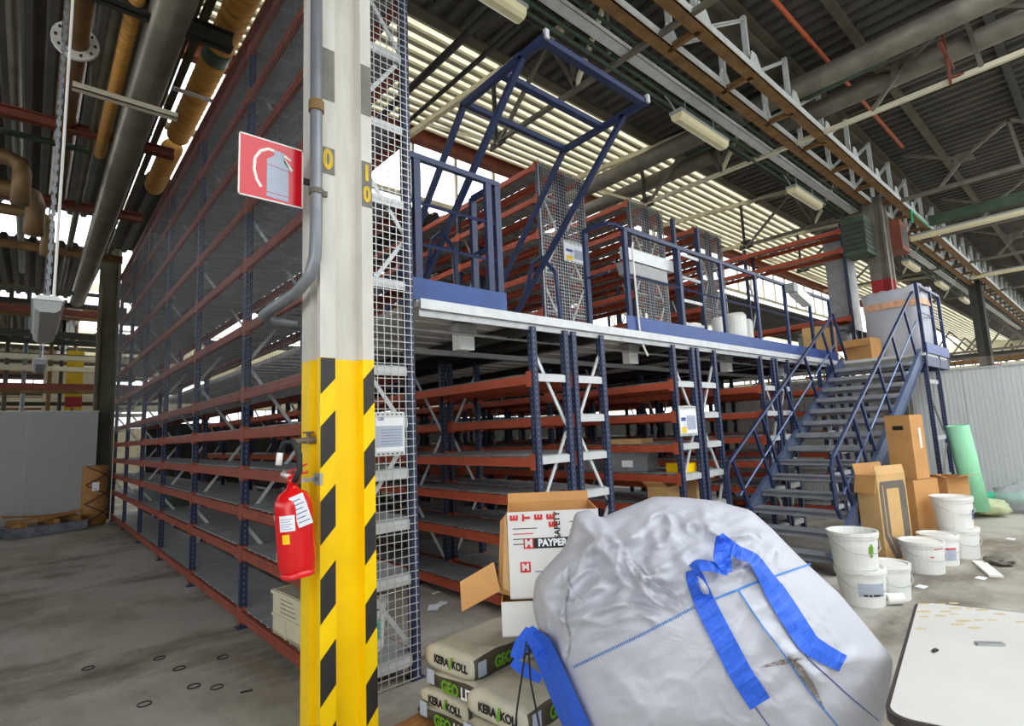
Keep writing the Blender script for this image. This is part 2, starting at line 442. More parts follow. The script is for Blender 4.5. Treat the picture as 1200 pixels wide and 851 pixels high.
def rack(label, x0, x1, spec, group=None, mat_side='galv_light', npan=4, low=LOW, high=HIGH, top=5.5, panel_levels=True, y0=RF, skip_front=False, bs=-1, bmat='beam_orange'):
    """spec: list of (has_low, has_high) per bay from the front"""
    t = thing('storage_rack', label, 'rack', ((x0+x1)/2, y0, 0), group=group)
    dep = x1-x0; a = dep/2
    nb = len(spec)
    for i in range(nb+1):
        neigh = [spec[j] for j in (i-1, i) if 0 <= j < nb]
        hi = any(s[1] for s in neigh); lo = any(s[0] for s in neigh)
        zt = top if hi else 2.5; zb = 0 if lo else 2.6
        for sx in (-1, 1):
            link('upright', post_mesh(zt-zb), t, (sx*(a-.03), i*BAY, zb))
        # zig-zag bracing of the end frame
        zs = []; z = zb+.2; s = bs
        while z+.66 < zt:
            zs.append((z, z+.66, s)); z += .72; s = -s
        for (z0, z1, s) in zs:
            k = ('b', round(dep, 3), s, round(z1-z0, 2))
            if k not in beam_cache:
                m = MB(); m.bar((-s*(a-.05), 0, 0), (s*(a-.05), 0, z1-z0), .004, .03, (0, 0, 1)); m.bar((-s*(a-.05), .012, 0), (s*(a-.05), .012, z1-z0), .028, .004); beam_cache[k] = m.mesh('brace', 'galv_light')
            link('brace', beam_cache[k], t, (0, i*BAY+.01, z0))
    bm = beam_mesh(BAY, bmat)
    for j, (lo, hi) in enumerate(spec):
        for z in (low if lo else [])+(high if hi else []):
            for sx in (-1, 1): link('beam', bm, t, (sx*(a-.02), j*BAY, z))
            sm = shelf_mesh(round(dep, 3), BAY/npan)
            for k in range(npan): link('shelf_panel', sm, t, (0, j*BAY+(k+.5)*BAY/npan, z+.045))
    k = ('side', round(dep, 3))
    if k not in beam_cache:
        m = MB(); m.span((-a+.05, -.02, -.03), (a-.05, -.015, .035)); m.span((-a+.05, -.015, .03), (a-.05, .02, .035)); beam_cache[k] = m.mesh('side_rail', mat_side)
    if not skip_front:
        for z in (low if spec[0][0] else [])+(high if spec[0][1] else []): link('side_rail', beam_cache[k], t, (0, 0, z))
    return t

def grid_mesh(u0, u1, z0, z1, du, dz, r, axis, m='wire', hr=None):
    g = MB(); u = u0; hr = hr or r
    while u <= u1+1e-6:
        if axis == 'x': g.span((u-r, -r, z0), (u+r, r, z1))
        else: g.span((-r, u-r, z0), (r, u+r, z1))
        u += du
    z = z0
    while z <= z1+1e-6:
        if axis == 'x': g.span((u0, -hr-r, z-hr), (u1, hr-r, z+hr))
        else: g.span((-hr-r, u0, z-hr), (hr-r, u1, z+hr))
        z += dz
    return g

R1A, R1B = 1.45, 2.04
r1 = rack('long orange-beamed rack caged in wire mesh on the left, behind the striped column', R1A, R1B, [(1, 1)]*6, bmat='beam_orange_shaded')
a = (R1B-R1A)/2
gm = grid_mesh(.03, BAY-.03, 1.93, 5.55, .05, .1, .0013, 'y', 'wire_dark').mesh('mesh_panel', 'wire_dark')
for j in range(6): link('mesh_panel', gm, r1, (-a-.035, j*BAY, 0))
grid_mesh(-a+.02, a-.02, .02, 5.55, .0535, .052, .0024, 'x').build('mesh_panel', 'wire', r1, (0, -.045, 0))
m = MB(); m.span((-.03, .0, 5.54), (.03, 12, 5.58)); m.build('top_rail', 'rust_red', r1, (-a-.02, 0, 0))

rack('bare low rack across the first aisle, nearest the caged rack', 3.21, 3.68, [(1, 0)]*6, low=[.12, .64, 1.0, 1.34, 2.05])
rack('low rack standing back to back behind the first aisle rack', 3.73, 4.2, [(1, 0)]*4, bs=1)
rack('two-storey rack whose lower end carries a white notice, mid aisle', 5.42, 5.89, [(1, 0)]+[(1, 1)]*4)
rack('two-storey rack directly right of the rack with the white notice', 5.94, 6.41, [(1, 0)]+[(1, 1)]*3, bs=1)
rack('two-storey rack behind the lower left handrail of the stair', 7.65, 8.12, [(1, 0)]+[(1, 1)]*4)
rack('two-storey rack hidden behind the middle of the stair', 8.17, 8.64, [(1, 0)]+[(1, 1)]*3, bs=1)
rack('upper rack third from the gate, left half, on the mezzanine', 9.88, 10.35, [(1, 0)]+[(1, 1)]*3)
rack('upper rack third from the gate, right half, on the mezzanine', 10.4, 10.87, [(1, 0)]+[(1, 1)]*3)
r6 = rack('upper rack with foil-clad end beside the green heater box, right of the mezzanine', 12.1, 12.57, [(0, 1)]*3, high=[3.0, 3.55, 4.95, 5.35], y0=3.4)
m = MB(); m.span((-.235, -.045, 3.3), (.235, -.035, 5.5)); m.build('end_sheet', 'galv', r6)
m = MB(); m.span((.235, -.045, 3.3), (.245, .5, 5.5)); m.build('end_sheet', 'galv', r6)

# mesh ends of the two-storey racks at the back of the walkway
def cage_end(x0, x1, label, n):
    t = thing('mesh_end_panel', label, 'mesh panel', ((x0+x1)/2, RF+BAY-.05, 2.6)); a = (x1-x0)/2
    grid_mesh(-a, a, .02, 2.95, .052, .052, .0026, 'x').build('mesh_panel', 'wire', t)
    m = MB()
    for s in (-1, 1): m.span((s*a-.01, -.006, 0), (s*a+.01, .006, 2.98))
    m.build('edge_strip', 'galv', t)
    return t
cage_end(5.42, 6.41, 'wire mesh closing the rack end behind the raised gate', 0)
cage_end(7.65, 8.64, 'wire mesh closing the second rack end right of the gate', 1)
cage_end(9.88, 10.87, 'wire mesh closing the third rack end right of the gate', 2)

# ================================================================== mezzanine floor
MZ = 2.6
mz = thing('mezzanine_floor', 'grey plank floor of the mezzanine with a white front edge', 'platform', (0, RF, MZ))
for (x0, x1) in ((2.1, 3.7), (3.7, 5.9), (5.9, 8.15), (8.15, 11.0), (11.0, 12.75)):
    m = MB(); l = x1-x0; m.span((0, .004, -.05), (l, .296, -.002)); m.span((0, .12, -.065), (l, .18, -.05)); me = m.mesh('floor_plank', 'deck_panel')
    for k in range(36): link('floor_plank', me, mz, (x0, .02+k*.3, 0))
m = MB(); m.span((2.1, -.03, -.075), (11.0, .0, .0)); m.build('edge_trim', 'galv_light', mz)
m = MB(); m.span((2.1, -.005, -.13), (11.0, .02, -.075)); m.build('edge_angle', 'galv', mz)
bm = MB(); bm.span((-.025, 0, -.16), (.025, 10.8, -.07)); bm.span((-.04, 0, -.075), (.04, 10.8, -.066)); bm.span((-.04, 0, -.16), (.04, 10.8, -.152)); bme = bm.mesh('joist', 'dark_steel')
for x in (3.24, 3.65, 3.76, 4.17, 5.45, 5.86, 5.97, 6.38, 7.68, 8.09, 8.2, 8.6, 9.9, 10.4): link('joist', bme, mz, (x, .02, -.0))
cb = MB(); cb.span((2.1, .9, -.25), (11.0, .96, -.2)); cb.tube([(2.1, .3, -.16), (10.9, .3, -.16)], .014, 6); cb.build('service_pipe', 'galv', mz)
# small light fittings under the edge
for i, px in enumerate((540, 735, 848, 912)):
    p = P(px, {540: 378, 735: 402, 848: 424, 912: 434}[px], y=3.75)
    t = thing('junction_box', ['junction box under the mezzanine edge, nearest the caged rack', 'junction box under the mezzanine edge above the low racks', 'junction box under the mezzanine edge above the white notice', 'junction box under the mezzanine edge beside the stair'][i], 'junction box', (p.x, 3.72, 2.38))
    m = MB(); m.span((-.08, -.05, -.07), (.08, .05, .07)); m.build('body', 'white_paint', t)
    m = MB(); m.span((-.07, -.056, -.06), (.07, -.05, .03)); m.build('lid', 'galv_light', t)
    m = MB(); m.span((-.1, -.06, .07), (.1, .06, .15)); m.build('bracket', 'galv', t)

# ================================================================== rails and gate on the mezzanine
RY = 3.42; RT = 3.75
def railing(label, xs, x0, x1, kick=(None, None), knees=(3.2,), ret=None, name='guard_railing'):
    t = thing(name, label, 'railing', (0, RY, MZ))
    pm = MB(); pm.span((-.03, -.02, 0), (.03, .02, RT-MZ)); pme = pm.mesh('post', 'rail_blue')
    for x in xs: link('post', pme, t, (x, 0, 0))
    m = MB(); m.bar((x0, 0, RT-MZ), (x1, 0, RT-MZ), .045); m.build('top_rail', 'rail_blue', t)
    for z in knees:
        m = MB(); m.tube([(x0, 0, z-MZ), (x1, 0, z-MZ)], .013, 6); m.build('knee_rail', 'rail_blue', t)
    if kick[0] is not None:
        m = MB(); m.span((kick[0], -.035, .0), (kick[1], -.02, .17)); m.build('kick_plate', 'kick_blue', t)
    if ret:
        for (x, y1) in ret:
            m = MB(); m.bar((x, 0, RT-MZ), (x, y1, RT-MZ), .045); m.build('top_rail', 'rail_blue', t)
            m = MB(); m.tube([(x, 0, .62), (x, y1, .62)], .012, 6); m.build('knee_rail', 'rail_blue', t)
            link('post', pme, t, (x, y1, 0))
    return t
railing('short blue guard rail on the mezzanine edge beside the caged rack', (2.14, 2.85, 2.95), 2.06, 2.98, (2.06, 2.99), (3.05, 3.38), ret=[(2.96, .35)])
railing('long blue guard rail on the mezzanine edge from the gate to the stair', (4.78, 5.85, 6.9, 7.93, 8.97, 10.0, 10.95), 4.76, 10.98, (4.68, 10.98), (3.24,), ret=[(4.47, .3)])
m = MB(); m.tube([(4.47, RY+.0, 3.74), (4.6, RY, 3.77), (4.78, RY, 3.75)], .022, 8)
tag(m.build('rail_link', 'rail_blue'), 'short bent blue tube joining two rail posts right of the gate', 'rail')

g = thing('loading_gate', 'raised blue up-and-over loading gate on the mezzanine edge', 'gate', (3.58, RY, MZ))
def gl(p): return Vector((p[0]-3.58, p[1]-RY, p[2]-MZ))
XL, XR = 2.9, 4.27
for x in (XL, XR):
    m = MB(); m.bar(gl((x, 2.68, 4.68)), gl((x, 3.8, 4.66)), .05, .06); m.build('side_rail', 'rail_blue', g)
    m = MB(); m.bar(gl((x, 3.77, 4.66)), gl((x, 5.3, 3.0)), .05, .05); m.build('arm', 'rail_blue', g)
    m = MB(); m.bar(gl((x, 2.95, 4.67)), gl((x, 4.95, 2.72)), .05, .05); m.build('arm', 'rail_blue', g)
    m = MB(); m.tube([gl((x, 4.55, 3.1)), gl((x, 4.35, 3.52)), gl((x, 4.2, 3.55)), gl((x, 4.0, 3.32)), gl((x, 3.95, 2.62))], .026, 8); m.build('pivot_post', 'rail_blue', g)
    m = MB(); m.span(gl((x-.03, 4.9, 2.6)), gl((x+.03, 4.96, 3.3))); m.build('pivot_post', 'rail_blue', g)
    m = MB(); m.span(gl((x-.02, 2.66, 4.66)), gl((x+.02, 2.69, 4.74))); m.build('end_cap', 'galv_light', g)
for y, z in ((2.72, 4.68), (3.24, 4.68), (3.75, 4.66)):
    m = MB(); m.bar(gl((XL, y, z)), gl((XR, y, z)), .07 if y < 3.5 else .05, .05); m.build('cross_bar', 'rail_blue', g)

# ================================================================== stair
SX0, SX1, SYL, SYR = 6.18, 10.98, 3.3, 2.15
SL = MZ/(SX1-SX0)
st = thing('steel_stair', 'blue steel stair with grey treads climbing to the mezzanine', 'stair', (SX0, (SYL+SYR)/2, 0))
def sp(x, y, z): return Vector((x-SX0, y-(SYL+SYR)/2, z))
ang = math.atan(SL)
for y in (SYL, SYR):
    m = MB(); o = Vector((-math.sin(ang), 0, math.cos(ang)))*.09
    m.bar(sp(SX0-.02, y, .09)-Vector((0, 0, 0)), sp(SX1, y, MZ-.04), .012, .22)
    for sgn in (-1, 1):
        oo = Vector((-math.sin(ang), 0, math.cos(ang)))*(.105*sgn)
        m.bar(sp(SX0-.02, y, .09)+oo, sp(SX1, y, MZ-.04)+oo, .055, .01)
    m.build('stringer', 'stringer', st)
NT = 15; go = (SX1-SX0)/NT; ri = MZ/NT
m = MB(); m.span((-.02, -.555, -.035), (.27, .555, 0)); m.span((-.02, -.555, -.06), (.0, .555, -.0))
for k in range(6): m.span((.01+k*.042, -.55, 0), (.03+k*.042, .55, .004))
tm = m.mesh('tread', 'tread')
m = MB(); m.span((.262, -.55, -.10), (.27, .55, -.035)); rm = m.mesh('riser_strip', 'tread')
for i in range(NT-1):
    link('tread', tm, st, sp(SX0+go*i+.05, (SYL+SYR)/2, ri*(i+1)))
    link('riser_strip', rm, st, sp(SX0+go*i+.05, (SYL+SYR)/2, ri*(i+1)))
nrm = Vector((-math.sin(ang), 0, math.cos(ang)))
def handrail(y, x0, x1, feet, rail_h=1.0):
    def rz(x): return (x-SX0)*SL+rail_h
    m = MB()
    pts = [sp(x0+.1, y, rz(x0)-.62), sp(x0, y, rz(x0)-.5), sp(x0-.01, y, rz(x0)-.1), sp(x0+.05, y, rz(x0+.05)), sp(x1, y, rz(x1))]
    m.tube(pts, .024, 8); m.build('handrail', 'rail_blue', st)
    m = MB(); m.tube([sp(x0+.25, y, rz(x0+.25)-.52), sp(x1, y, rz(x1)-.5)], .012, 6); m.build('knee_rail', 'rail_mid', st)
    for xf in feet:
        f = sp(xf, y, (xf-SX0)*SL+.08); k = rail_h*math.cos(ang)-.06
        m = MB(); m.bar(f-nrm*.1, f+nrm*k, .03, .045); m.build('post', 'rail_blue', st)
handrail(SYL-.02, 6.33, 10.55, (6.85, 7.5, 7.78, 8.62, 9.5, 10.4, 11.05))
handrail(SYR+.02, 6.45, 11.05, (7.0, 7.7, 8.05, 8.95, 9.85, 10.75))

# landing at the head of the stair
ld = thing('stair_landing', 'blue-framed landing at the head of the stair on perforated posts', 'platform', (11.0, 2.1, 0))
m = MB(); m.span((0, 0, MZ-.05), (1.75, 1.24, MZ)); m.build('deck', 'deck_panel', ld)
m = MB(); m.span((0, -.01, MZ-.22), (1.75, .02, MZ-.05)); m.build('edge_beam', 'rail_blue', ld)
m = MB(); m.span((1.73, .02, MZ-.22), (1.76, 1.24, MZ-.05)); m.build('edge_beam', 'rail_blue', ld)
m = MB(); m.span((0.05, -.03, MZ), (1.75, -.015, MZ+.17)); m.build('kick_plate', 'kick_blue', ld)
for (x, y) in ((.12, .04), (1.0, .04), (.12, 1.2), (1.0, 1.2)): link('support_post', post_mesh(MZ-.22), ld, (x, y, 0))
for (z0, z1, s) in ((.3, 1.1, 1), (1.2, 2.0, -1)):
    m = MB(); m.bar((.12 if s > 0 else 1.0, .06, z0), (1.0 if s > 0 else .12, .06, z1), .03, .006); m.build('brace', 'galv', ld)
for z in (.5, 1.15, 2.1):
    m = MB(); m.span((.12, .05, z), (1.0, .07, z+.07)); m.build('cross_rail', 'galv_light', ld)
m = MB(); m.bar((.05, .01, RT-MZ+MZ+.02), (1.7, .01, RT+.02), .045); m.build('top_rail', 'rail_blue', ld)
m = MB(); m.tube([(.05, .01, 3.3), (1.7, .01, 3.3)], .012, 6); m.build('knee_rail', 'rail_mid', ld)
for x in (.08, 1.0, 1.7):
    m = MB(); m.span((x-.025, -.015, MZ-.2), (x+.025, .035, RT+.02)); m.build('post', 'rail_blue', ld)

# ================================================================== roof steel and services
def pipe(name, label, cat, pts, r, m, n=10, group=None):
    mb = MB(); mb.tube(pts, r, n); return tag(mb.build(name, m, smooth=True), label, cat, group)
GZ = 5.85
gi = thing('roof_girder', 'twin-chord lattice girder running over the columns toward the right', 'girder', (0, 2.79, GZ))
GX0, GX1, GS = 1.2, 46.0, 1.26
for y in (-.2, .2):
    m = MB(); m.span((GX0, y-.07, 0), (GX1, y+.07, .012)); m.span((GX0, y+(-.07 if y < 0 else -.07), 0), (GX1, y-.06, .11)); m.build('bottom_chord', 'steel_rust', gi)
    m = MB(); m.span((GX0, y-.075, .02), (GX1, y-.07, .11)); m.build('chord_face', 'steel_white', gi)
m = MB(); m.span((GX0, -.16, 1.0), (GX1, .16, 1.02)); m.span((GX0, -.03, .8), (GX1, .03, 1.0)); m.span((GX0, -.12, .8), (GX1, .12, .82)); m.build('top_chord', 'steel_olive', gi)
vm = MB(); vm.span((-.03, -.03, 0), (.03, -.02, .82)); vm.span((-.03, -.03, 0), (-.02, .03, .82)); vme = vm.mesh('vertical', 'steel_white')
dm = MB(); dm.bar((0, 0, .06), (GS, 0, .82), .05, .012); dm.bar((0, .02, .06), (GS, .02, .82), .012, .05); dme = dm.mesh('diagonal', 'steel_white')
tm2 = MB(); tm2.span((-.035, -.2, .0), (.035, .2, .012)); tm2.span((-.035, -.2, 0), (-.025, .2, .06)); tme = tm2.mesh('tie', 'steel_rust')
gm_ = MB(); gm_.prism([(-.14, .02), (.16, .02), (.16, .14), (.04, .3), (-.08, .3), (-.14, .16)], -.008, .008, 'y')
for (u, v) in ((-.08, .08), (0, .08), (.08, .08), (-.04, .16), (.04, .16), (0, .23)): gm_.box((u, -.011, v), (.018, .008, .018))
gme = gm_.mesh('gusset_plate', 'steel_white')
n = int((GX1-GX0)/GS)
for i in range(n):
    x = GX0+.3+i*GS
    link('tie', tme, gi, (x, 0, 0))
    for y in (-.2, .2):
        link('vertical', vme, gi, (x, y*.8, .04)); link('diagonal', dme, gi, (x, y*.8, 0))
        link('gusset_plate', gme, gi, (x, y-.05, 0))

# transverse trusses
names = ['first', 'second', 'third', 'fourth', 'fifth', 'sixth']
for i, x in enumerate((5.0, 8.78, 12.98, 16.5, 20.2, 26.0)):
    t = thing('roof_truss', names[i]+' transverse roof truss to the right of the striped column', 'truss', (x, 2.79, GZ))
    m = MB(); m.bar((0, -2.9, .02), (0, 2.96, .02), .06, .03); m.bar((0, -2.9, .05), (0, 2.96, .05), .012, .06); m.build('bottom_chord', 'steel_cream' if i == 1 else 'steel_old', t)
    m = MB(); m.bar((0, .1, 1.02), (0, 2.6, 1.02), .07, .07); m.build('top_chord', 'steel_old', t)
    m = MB(); m.bar((0, 1.5, 1.0), (0, 5.5, 1.3), .09, .09); m.build('rafter', 'steel_cream', t)
    for (y0, z0, y1, z1, mm_) in ((2.96, 0, 2.96, 1.2, 'dark_steel'), (2.9, 0, 1.75, 1.0, 'steel_old'), (2.9, 0, 4.7, 1.15, 'steel_cream'), (1.36, .08, 1.46, 1.0, 'steel_old'), (1.36, .08, .75, 1.0, 'steel_cream'), (1.36, .06, 1.8, 1.0, 'steel_old'),
            (-.4, .95, -1.3, .5, 'steel_old'), (-1.3, .5, -.9, .06, 'steel_old'), (-1.3, .5, -2.0, .95, 'steel_old'), (-2.0, .95, -2.1, .06, 'steel_old'), (-2.0, .95, -2.7, .5, 'steel_old')):
        m = MB(); m.bar((0, y0, z0), (0, y1, z1), .05, .05); m.build('strut', mm_, t)
    m = MB(); m.prism([(2.75, -.05), (3.1, -.05), (3.05, .16), (2.8, .16)], -.01, .01, 'x'); m.build('gusset_plate', 'dark_steel', t)
    m = MB(); m.prism([(-1.5, .42), (-1.15, .42), (-1.2, .62), (-1.4, .62)], -.008, .008, 'x'); m.build('gusset_plate', 'steel_old', t)
for k, (y, z, m_) in enumerate(((1.9, 6.86, 'steel_olive'), (.6, 6.9, 'dark_steel'), (-.6, 6.9, 'dark_steel'), (4.3, 6.9, 'dark_steel'))):
    mb = MB(); mb.span((1.2, y-.05, z), (46, y+.05, z+.1))
    tag(mb.build('roof_purlin', m_), ['olive purlin under the dark roof right of the lattice girder', 'dark purlin under the roof, second from the girder', 'dark purlin under the roof at the top right', 'dark purlin just before the pale skylight slope'][k], 'purlin')
mb = MB(); mb.span((1.2, 5.3, 6.96), (46, 5.46, 6.99)); tag(mb.build('eaves_strip', 'steel_olive'), 'flat grey steel strip along the edge between dark roof and pale skylight', 'steel strip')
mb = MB(); mb.span((1.2, 8.2, 7.12), (46, 8.38, 7.14)); mb.span((1.2, 8.27, 7.14), (46, 8.31, 7.36)); mb.span((1.2, 8.2, 7.36), (46, 8.38, 7.38))
tag(mb.build('valley_beam', 'rust_red'), 'rusty brown beam below the pale skylight slope', 'beam')

# big insulated ducts crossing above the girder
for k, (x, z, r) in enumerate(((8.15, 6.38, .15), (8.95, 6.36, .14))):
    pipe('ventilation_duct', ['upper thick grey duct crossing the roof at the top right', 'lower thick grey duct crossing the roof at the top right'][k], 'duct', [(x, -1.2, z), (x, 8.1, z)], r, 'steel_old', 14)
pipe('green_pipe', 'green pipe clipped beside the thick grey ducts', 'pipe', [(8.5, 1.6, 6.42), (8.5, 4.6, 6.3)], .045, 'steel_green')
pipe('orange_pipe', 'thin orange pipe under the dark roof at the top right', 'pipe', [(4, 2.3, 6.82), (12.6, 2.3, 6.82)], .03, 'orange_pipe')
# pipe hanger at upper right
t = thing('pipe_hanger', 'rusty red hanger bracket under the grey ducts at the top right', 'bracket', (8.6, 1.0, 6.2))
m = MB(); m.span((-.3, -.02, -.02), (.5, .02, .02)); m.build('cross_arm', 'rust_red', t)
m = MB(); m.bar((.1, 0, -.4), (.1, 0, .7), .03); m.build('rod', 'rust_red', t)
m = MB(); m.bar((.1, 0, -.3), (.35, -.35, -.25), .04, .02); m.build('side_arm', 'rust_red', t)

# cable tray, conduits and fluorescent fittings along the girder
tr = thing('cable_tray', 'pale perforated cable tray running beside the lattice girder', 'cable tray', (0, 3.36, 5.9))
m = MB(); m.span((1.6, -.07, 0), (40, .07, .006)); m.span((1.6, -.07, 0), (40, -.064, .06)); m.span((1.6, .064, 0), (40, .07, .06)); m.build('channel', 'steel_white', tr)
hm = MB(); hm.span((-.02, -.02, -.02), (.02, .02, .6)); hme = hm.mesh('hanger', 'steel_old')
for k in range(14): link('hanger', hme, tr, (2.3+k*2.5, .1, 0))
for k, (y, z, r, m_) in enumerate(((3.52, 5.92, .025, 'steel_green'), (3.58, 5.86, .022, 'steel_green'), (3.66, 5.9, .03, 'dark_steel'), (3.26, 6.0, .02, 'steel_green'))):
    pipe('conduit', ['green conduit nearest the pale cable tray', 'second green conduit beside the cable tray', 'dark conduit farthest from the cable tray', 'green conduit lying above the cable tray'][k], 'conduit', [(1.6, y, z), (36, y, z)], r, m_, 8)
def fluo(label, x, y, z, l, along='x', m_='lamp_cover', rod=.225, w=.085, group=None):
    t = thing('fluorescent_lamp', label, 'lamp', (x, y, z), 0 if along == 'x' else PI/2, group)
    m = MB(); prof = [(-w, .02), (-w*.85, -.05), (-w*.4, -.075), (w*.4, -.075), (w*.85, -.05), (w, .02)]
    m.prism([(p[0], p[1]) for p in prof], -l/2, l/2, 'x'); m.build('diffuser', m_, t)
    m = MB(); m.span((-l/2-.02, -w-.005, .02), (l/2+.02, w+.005, .06)); m.build('housing', 'lamp_grey', t)
    for s in (-.3, .3):
        m = MB(); m.tube([(s*l, 0, .06), (s*l, 0, .06+rod)], .008, 6); m.build('rod', 'galv', t)
    m = MB(); m.tube([(-l/2, 0, .04), (-l/2-.12, 0, .12), (-l/2-.1, .03, rod*.8), (-l/2-.16, .05, rod)], .009, 6); m.build('cable', 'lamp_grey', t)
    return t
ords = ['cut by the top edge', 'second from the top edge', 'third from the top edge', 'fourth, right of the red-banded column', 'fifth along the row', 'sixth along the row', 'farthest along the row']
for k in range(7):
    fluo('cream fluorescent lamp hanging under the cable tray, '+ords[k], (2.74 if k == 0 else 3.05+3.68*k), 3.42, 5.6, 1.25)
fluo('long white strip lamp under a green beam at the right edge', 15.4, 1.6, 5.72, 2.6, 'y', 'lamp_cover', .11)
fluo('yellowish strip lamp far off at the right edge', 22.3, 1.6, 5.85, 2.4, 'y', 'lamp_cover', .12)
mb = MB(); mb.span((15.25, .2, 5.9), (15.45, 2.5, 6.1)); tag(mb.build('green_beam', 'steel_green'), 'green beam above the white strip lamp at the right edge', 'beam')

# heater boxes on the red-banded column
t = thing('heater_unit', 'green heater box hung on the left of the red-banded column', 'heater', (12.22, 3.14, 4.75))
m = MB(); m.span((-.28, -.2, 0), (.28, .2, .75)); m.build('casing', 'steel_green', t)
m = MB()
for k in range(6): m.span((-.29, -.18, .08+k*.1), (-.28, .18, .13+k*.1)); m.span((-.24, -.21, .08+k*.1), (.24, -.2, .13+k*.1))
m.build('louvre', 'dark_steel', t)
t = thing('switch_box', 'brown metal box on the right of the red-banded column', 'box', (13.2, 2.78, 4.9))
m = MB(); m.span((-.28, -.2, 0), (.28, .2, .62)); m.build('casing', 'rust_red', t)
m = MB(); m.span((-.2, -.205, .1), (.2, -.2, .5)); m.build('door', 'dark_steel', t)
t = pipe('neon_sign_frame', 'thin bright green outline frame on the girder by the brown box', 'sign', [(13.6, 2.5, 5.56), (13.6, 2.5, 5.84), (15.2, 2.5, 5.83)], .02, 'tube_teal', 6)

# ------------------------------------------------------------------ left bay
for k, (y, z, m_, h) in enumerate(((5.55, 5.62, 'dark_steel', .16), (8.55, 5.72, 'rust_red', .12), (11.4, 5.72, 'rust_red', .14), (14.2, 5.7, 'steel_rust', .14))):
    mb = MB(); mb.span((-9, y-.07, z-h/2), (1.34, y+.07, z-h/2+.012)); mb.span((-9, y-.01, z-h/2), (1.34, y+.01, z+h/2)); mb.span((-9, y-.07, z+h/2-.012), (1.34, y+.07, z+h/2))
    tag(mb.build('cross_beam', m_), ['dark cross beam at the top left, nearest of its row', 'pinkish rusty cross beam at the left, second of its row', 'brown rusty cross beam at the left, third of its row', 'rusty cross beam at the left, just before the partition'][k], 'beam')
t = thing('flanged_pipe', 'brown pipe with a white bolted flange at the top left', 'pipe', (.15, 0, 5.8))
m = MB(); m.tube([(0, 3.5, 0), (0, 11.3, 0)], .115, 16); m.build('tube', 'pipe_brown', t, smooth=True)
m = MB(); m.tube([(0, 6.72, 0), (0, 6.76, 0)], .2, 20)
m.build('flange', 'white_paint', t)
m = MB()
for k in range(10): m.tube([(.16*math.cos(k*PI/5), 6.70, .16*math.sin(k*PI/5)), (.16*math.cos(k*PI/5), 6.78, .16*math.sin(k*PI/5))], .014, 6)
m.build('flange_bolts', 'dark_steel', t)
pipe('silver_duct', 'thick grey steel duct running along the left roof', 'duct', [(.79, 3.4, 5.62), (.79, 33, 5.62)], .17, 'duct_steel', 16)
for k, x in enumerate((3.42, 3.78)):
    pipe('roof_conduit', ['thicker dark conduit crossing under the pale skylight near the caged rack', 'thinner dark conduit crossing under the pale skylight near the caged rack'][k], 'conduit', [(x, 3.6, 6.0), (x, 8.2, 6.0)], (.045, .03)[k], 'dark_steel', 8)
pipe('ochre_pipe', 'thin ochre lagged pipe left of the thick grey duct', 'pipe', [(.53, 5.4, 5.66), (.53, 9, 5.66)], .065, 'lag_ochre', 12)
pipe('grey_pipe', 'thin grey pipe between the flanged pipe and the ochre pipe', 'pipe', [(.42, 4.4, 5.78), (.42, 18, 5.78)], .05, 'steel_olive', 10)
pipe('grey_conduit', 'square dark conduit high at the far left', 'conduit', [(-.35, 4.4, 6.12), (-.35, 18, 6.12)], .06, 'steel_olive', 4)
t = thing('lagged_pipe', 'thick ochre lagged pipe with a green band above the caged rack', 'pipe', (1.36, 0, 5.95))
for (y0, y1, m_) in ((3.6, 5.45, 'lag_ochre'), (5.45, 6.1, 'lag_ochre'), (6.1, 6.35, 'steel_green'), (6.35, 8.4, 'lag_ochre'), (8.8, 10.4, 'lag_ochre')):
    mb = MB(); nn = max(3, int((y1-y0)/.07)); mb.tube([(0, y0+(y1-y0)*i/nn, 0) for i in range(nn+1)], [.135+.008*(i % 2) for i in range(nn+1)], 16)
    mb.build('lagging' if m_ == 'lag_ochre' else 'green_band', m_, t, smooth=True)
m = MB(); m.span((-.3, 6.95, -.16), (.3, 7.03, -.15)); m.build('support_strap', 'steel_white', t)
t = thing('lattice_beam', 'olive lattice beam running along the left edge of the caged rack', 'girder', (1.1, 0, 6.0))
for x in (-.05, .05):
    m = MB(); m.span((x-.035, 3.5, 0), (x+.035, 15.5, .07)); m.build('bottom_chord', 'steel_olive', t)
for k in range(10):
    y = 4.2+k*1.15
    m = MB(); m.bar((-.02, y, .05), (-.02, y, .95), .05, .02); m.build('vertical', 'steel_white', t)
    m = MB(); m.bar((-.02, y, .05), (-.02, y+1.1, .95), .05, .02); m.build('diagonal', 'steel_white', t)
t = thing('pipe_bracket', 'pale angle bracket carrying the pipes at the top left', 'bracket', (.6, 6.9, 5.36))
m = MB(); m.span((-.45, -.04, 0), (.5, .04, .012)); m.span((-.45, -.04, 0), (.5, -.03, .07)); m.build('angle', 'steel_cream', t)
m = MB(); m.tube([(-.3, 0, .02), (-.3, 0, 1.5)], .012, 6); m.build('rod', 'steel_old', t)
# insulated pipe bundle at the far left
for k, (y, z, r) in enumerate(((9.3, 5.45, .1), (9.75, 5.2, .11), (10.2, 5.05, .08))):
    mb = MB(); x1 = (-.25, -.1, .05)[k]; mb.tube([(-6, y, z), (x1-.15, y, z), (x1-.03, y, z-.05), (x1, y, z-.18), (x1, y, z-.6)], r, 12)
    tag(mb.build('bent_pipe', 'pipe_brown', smooth=True), ['upper bent pipe of the brown bundle at the left edge', 'middle bent pipe of the brown bundle at the left edge', 'lowest bent pipe of the brown bundle at the left edge'][k], 'pipe')
pipe('green_rail', 'thin green pipe under the pinkish cross beam at the left', 'pipe', [(-6, 8.9, 5.62), (.4, 8.9, 5.62)], .04, 'steel_green')

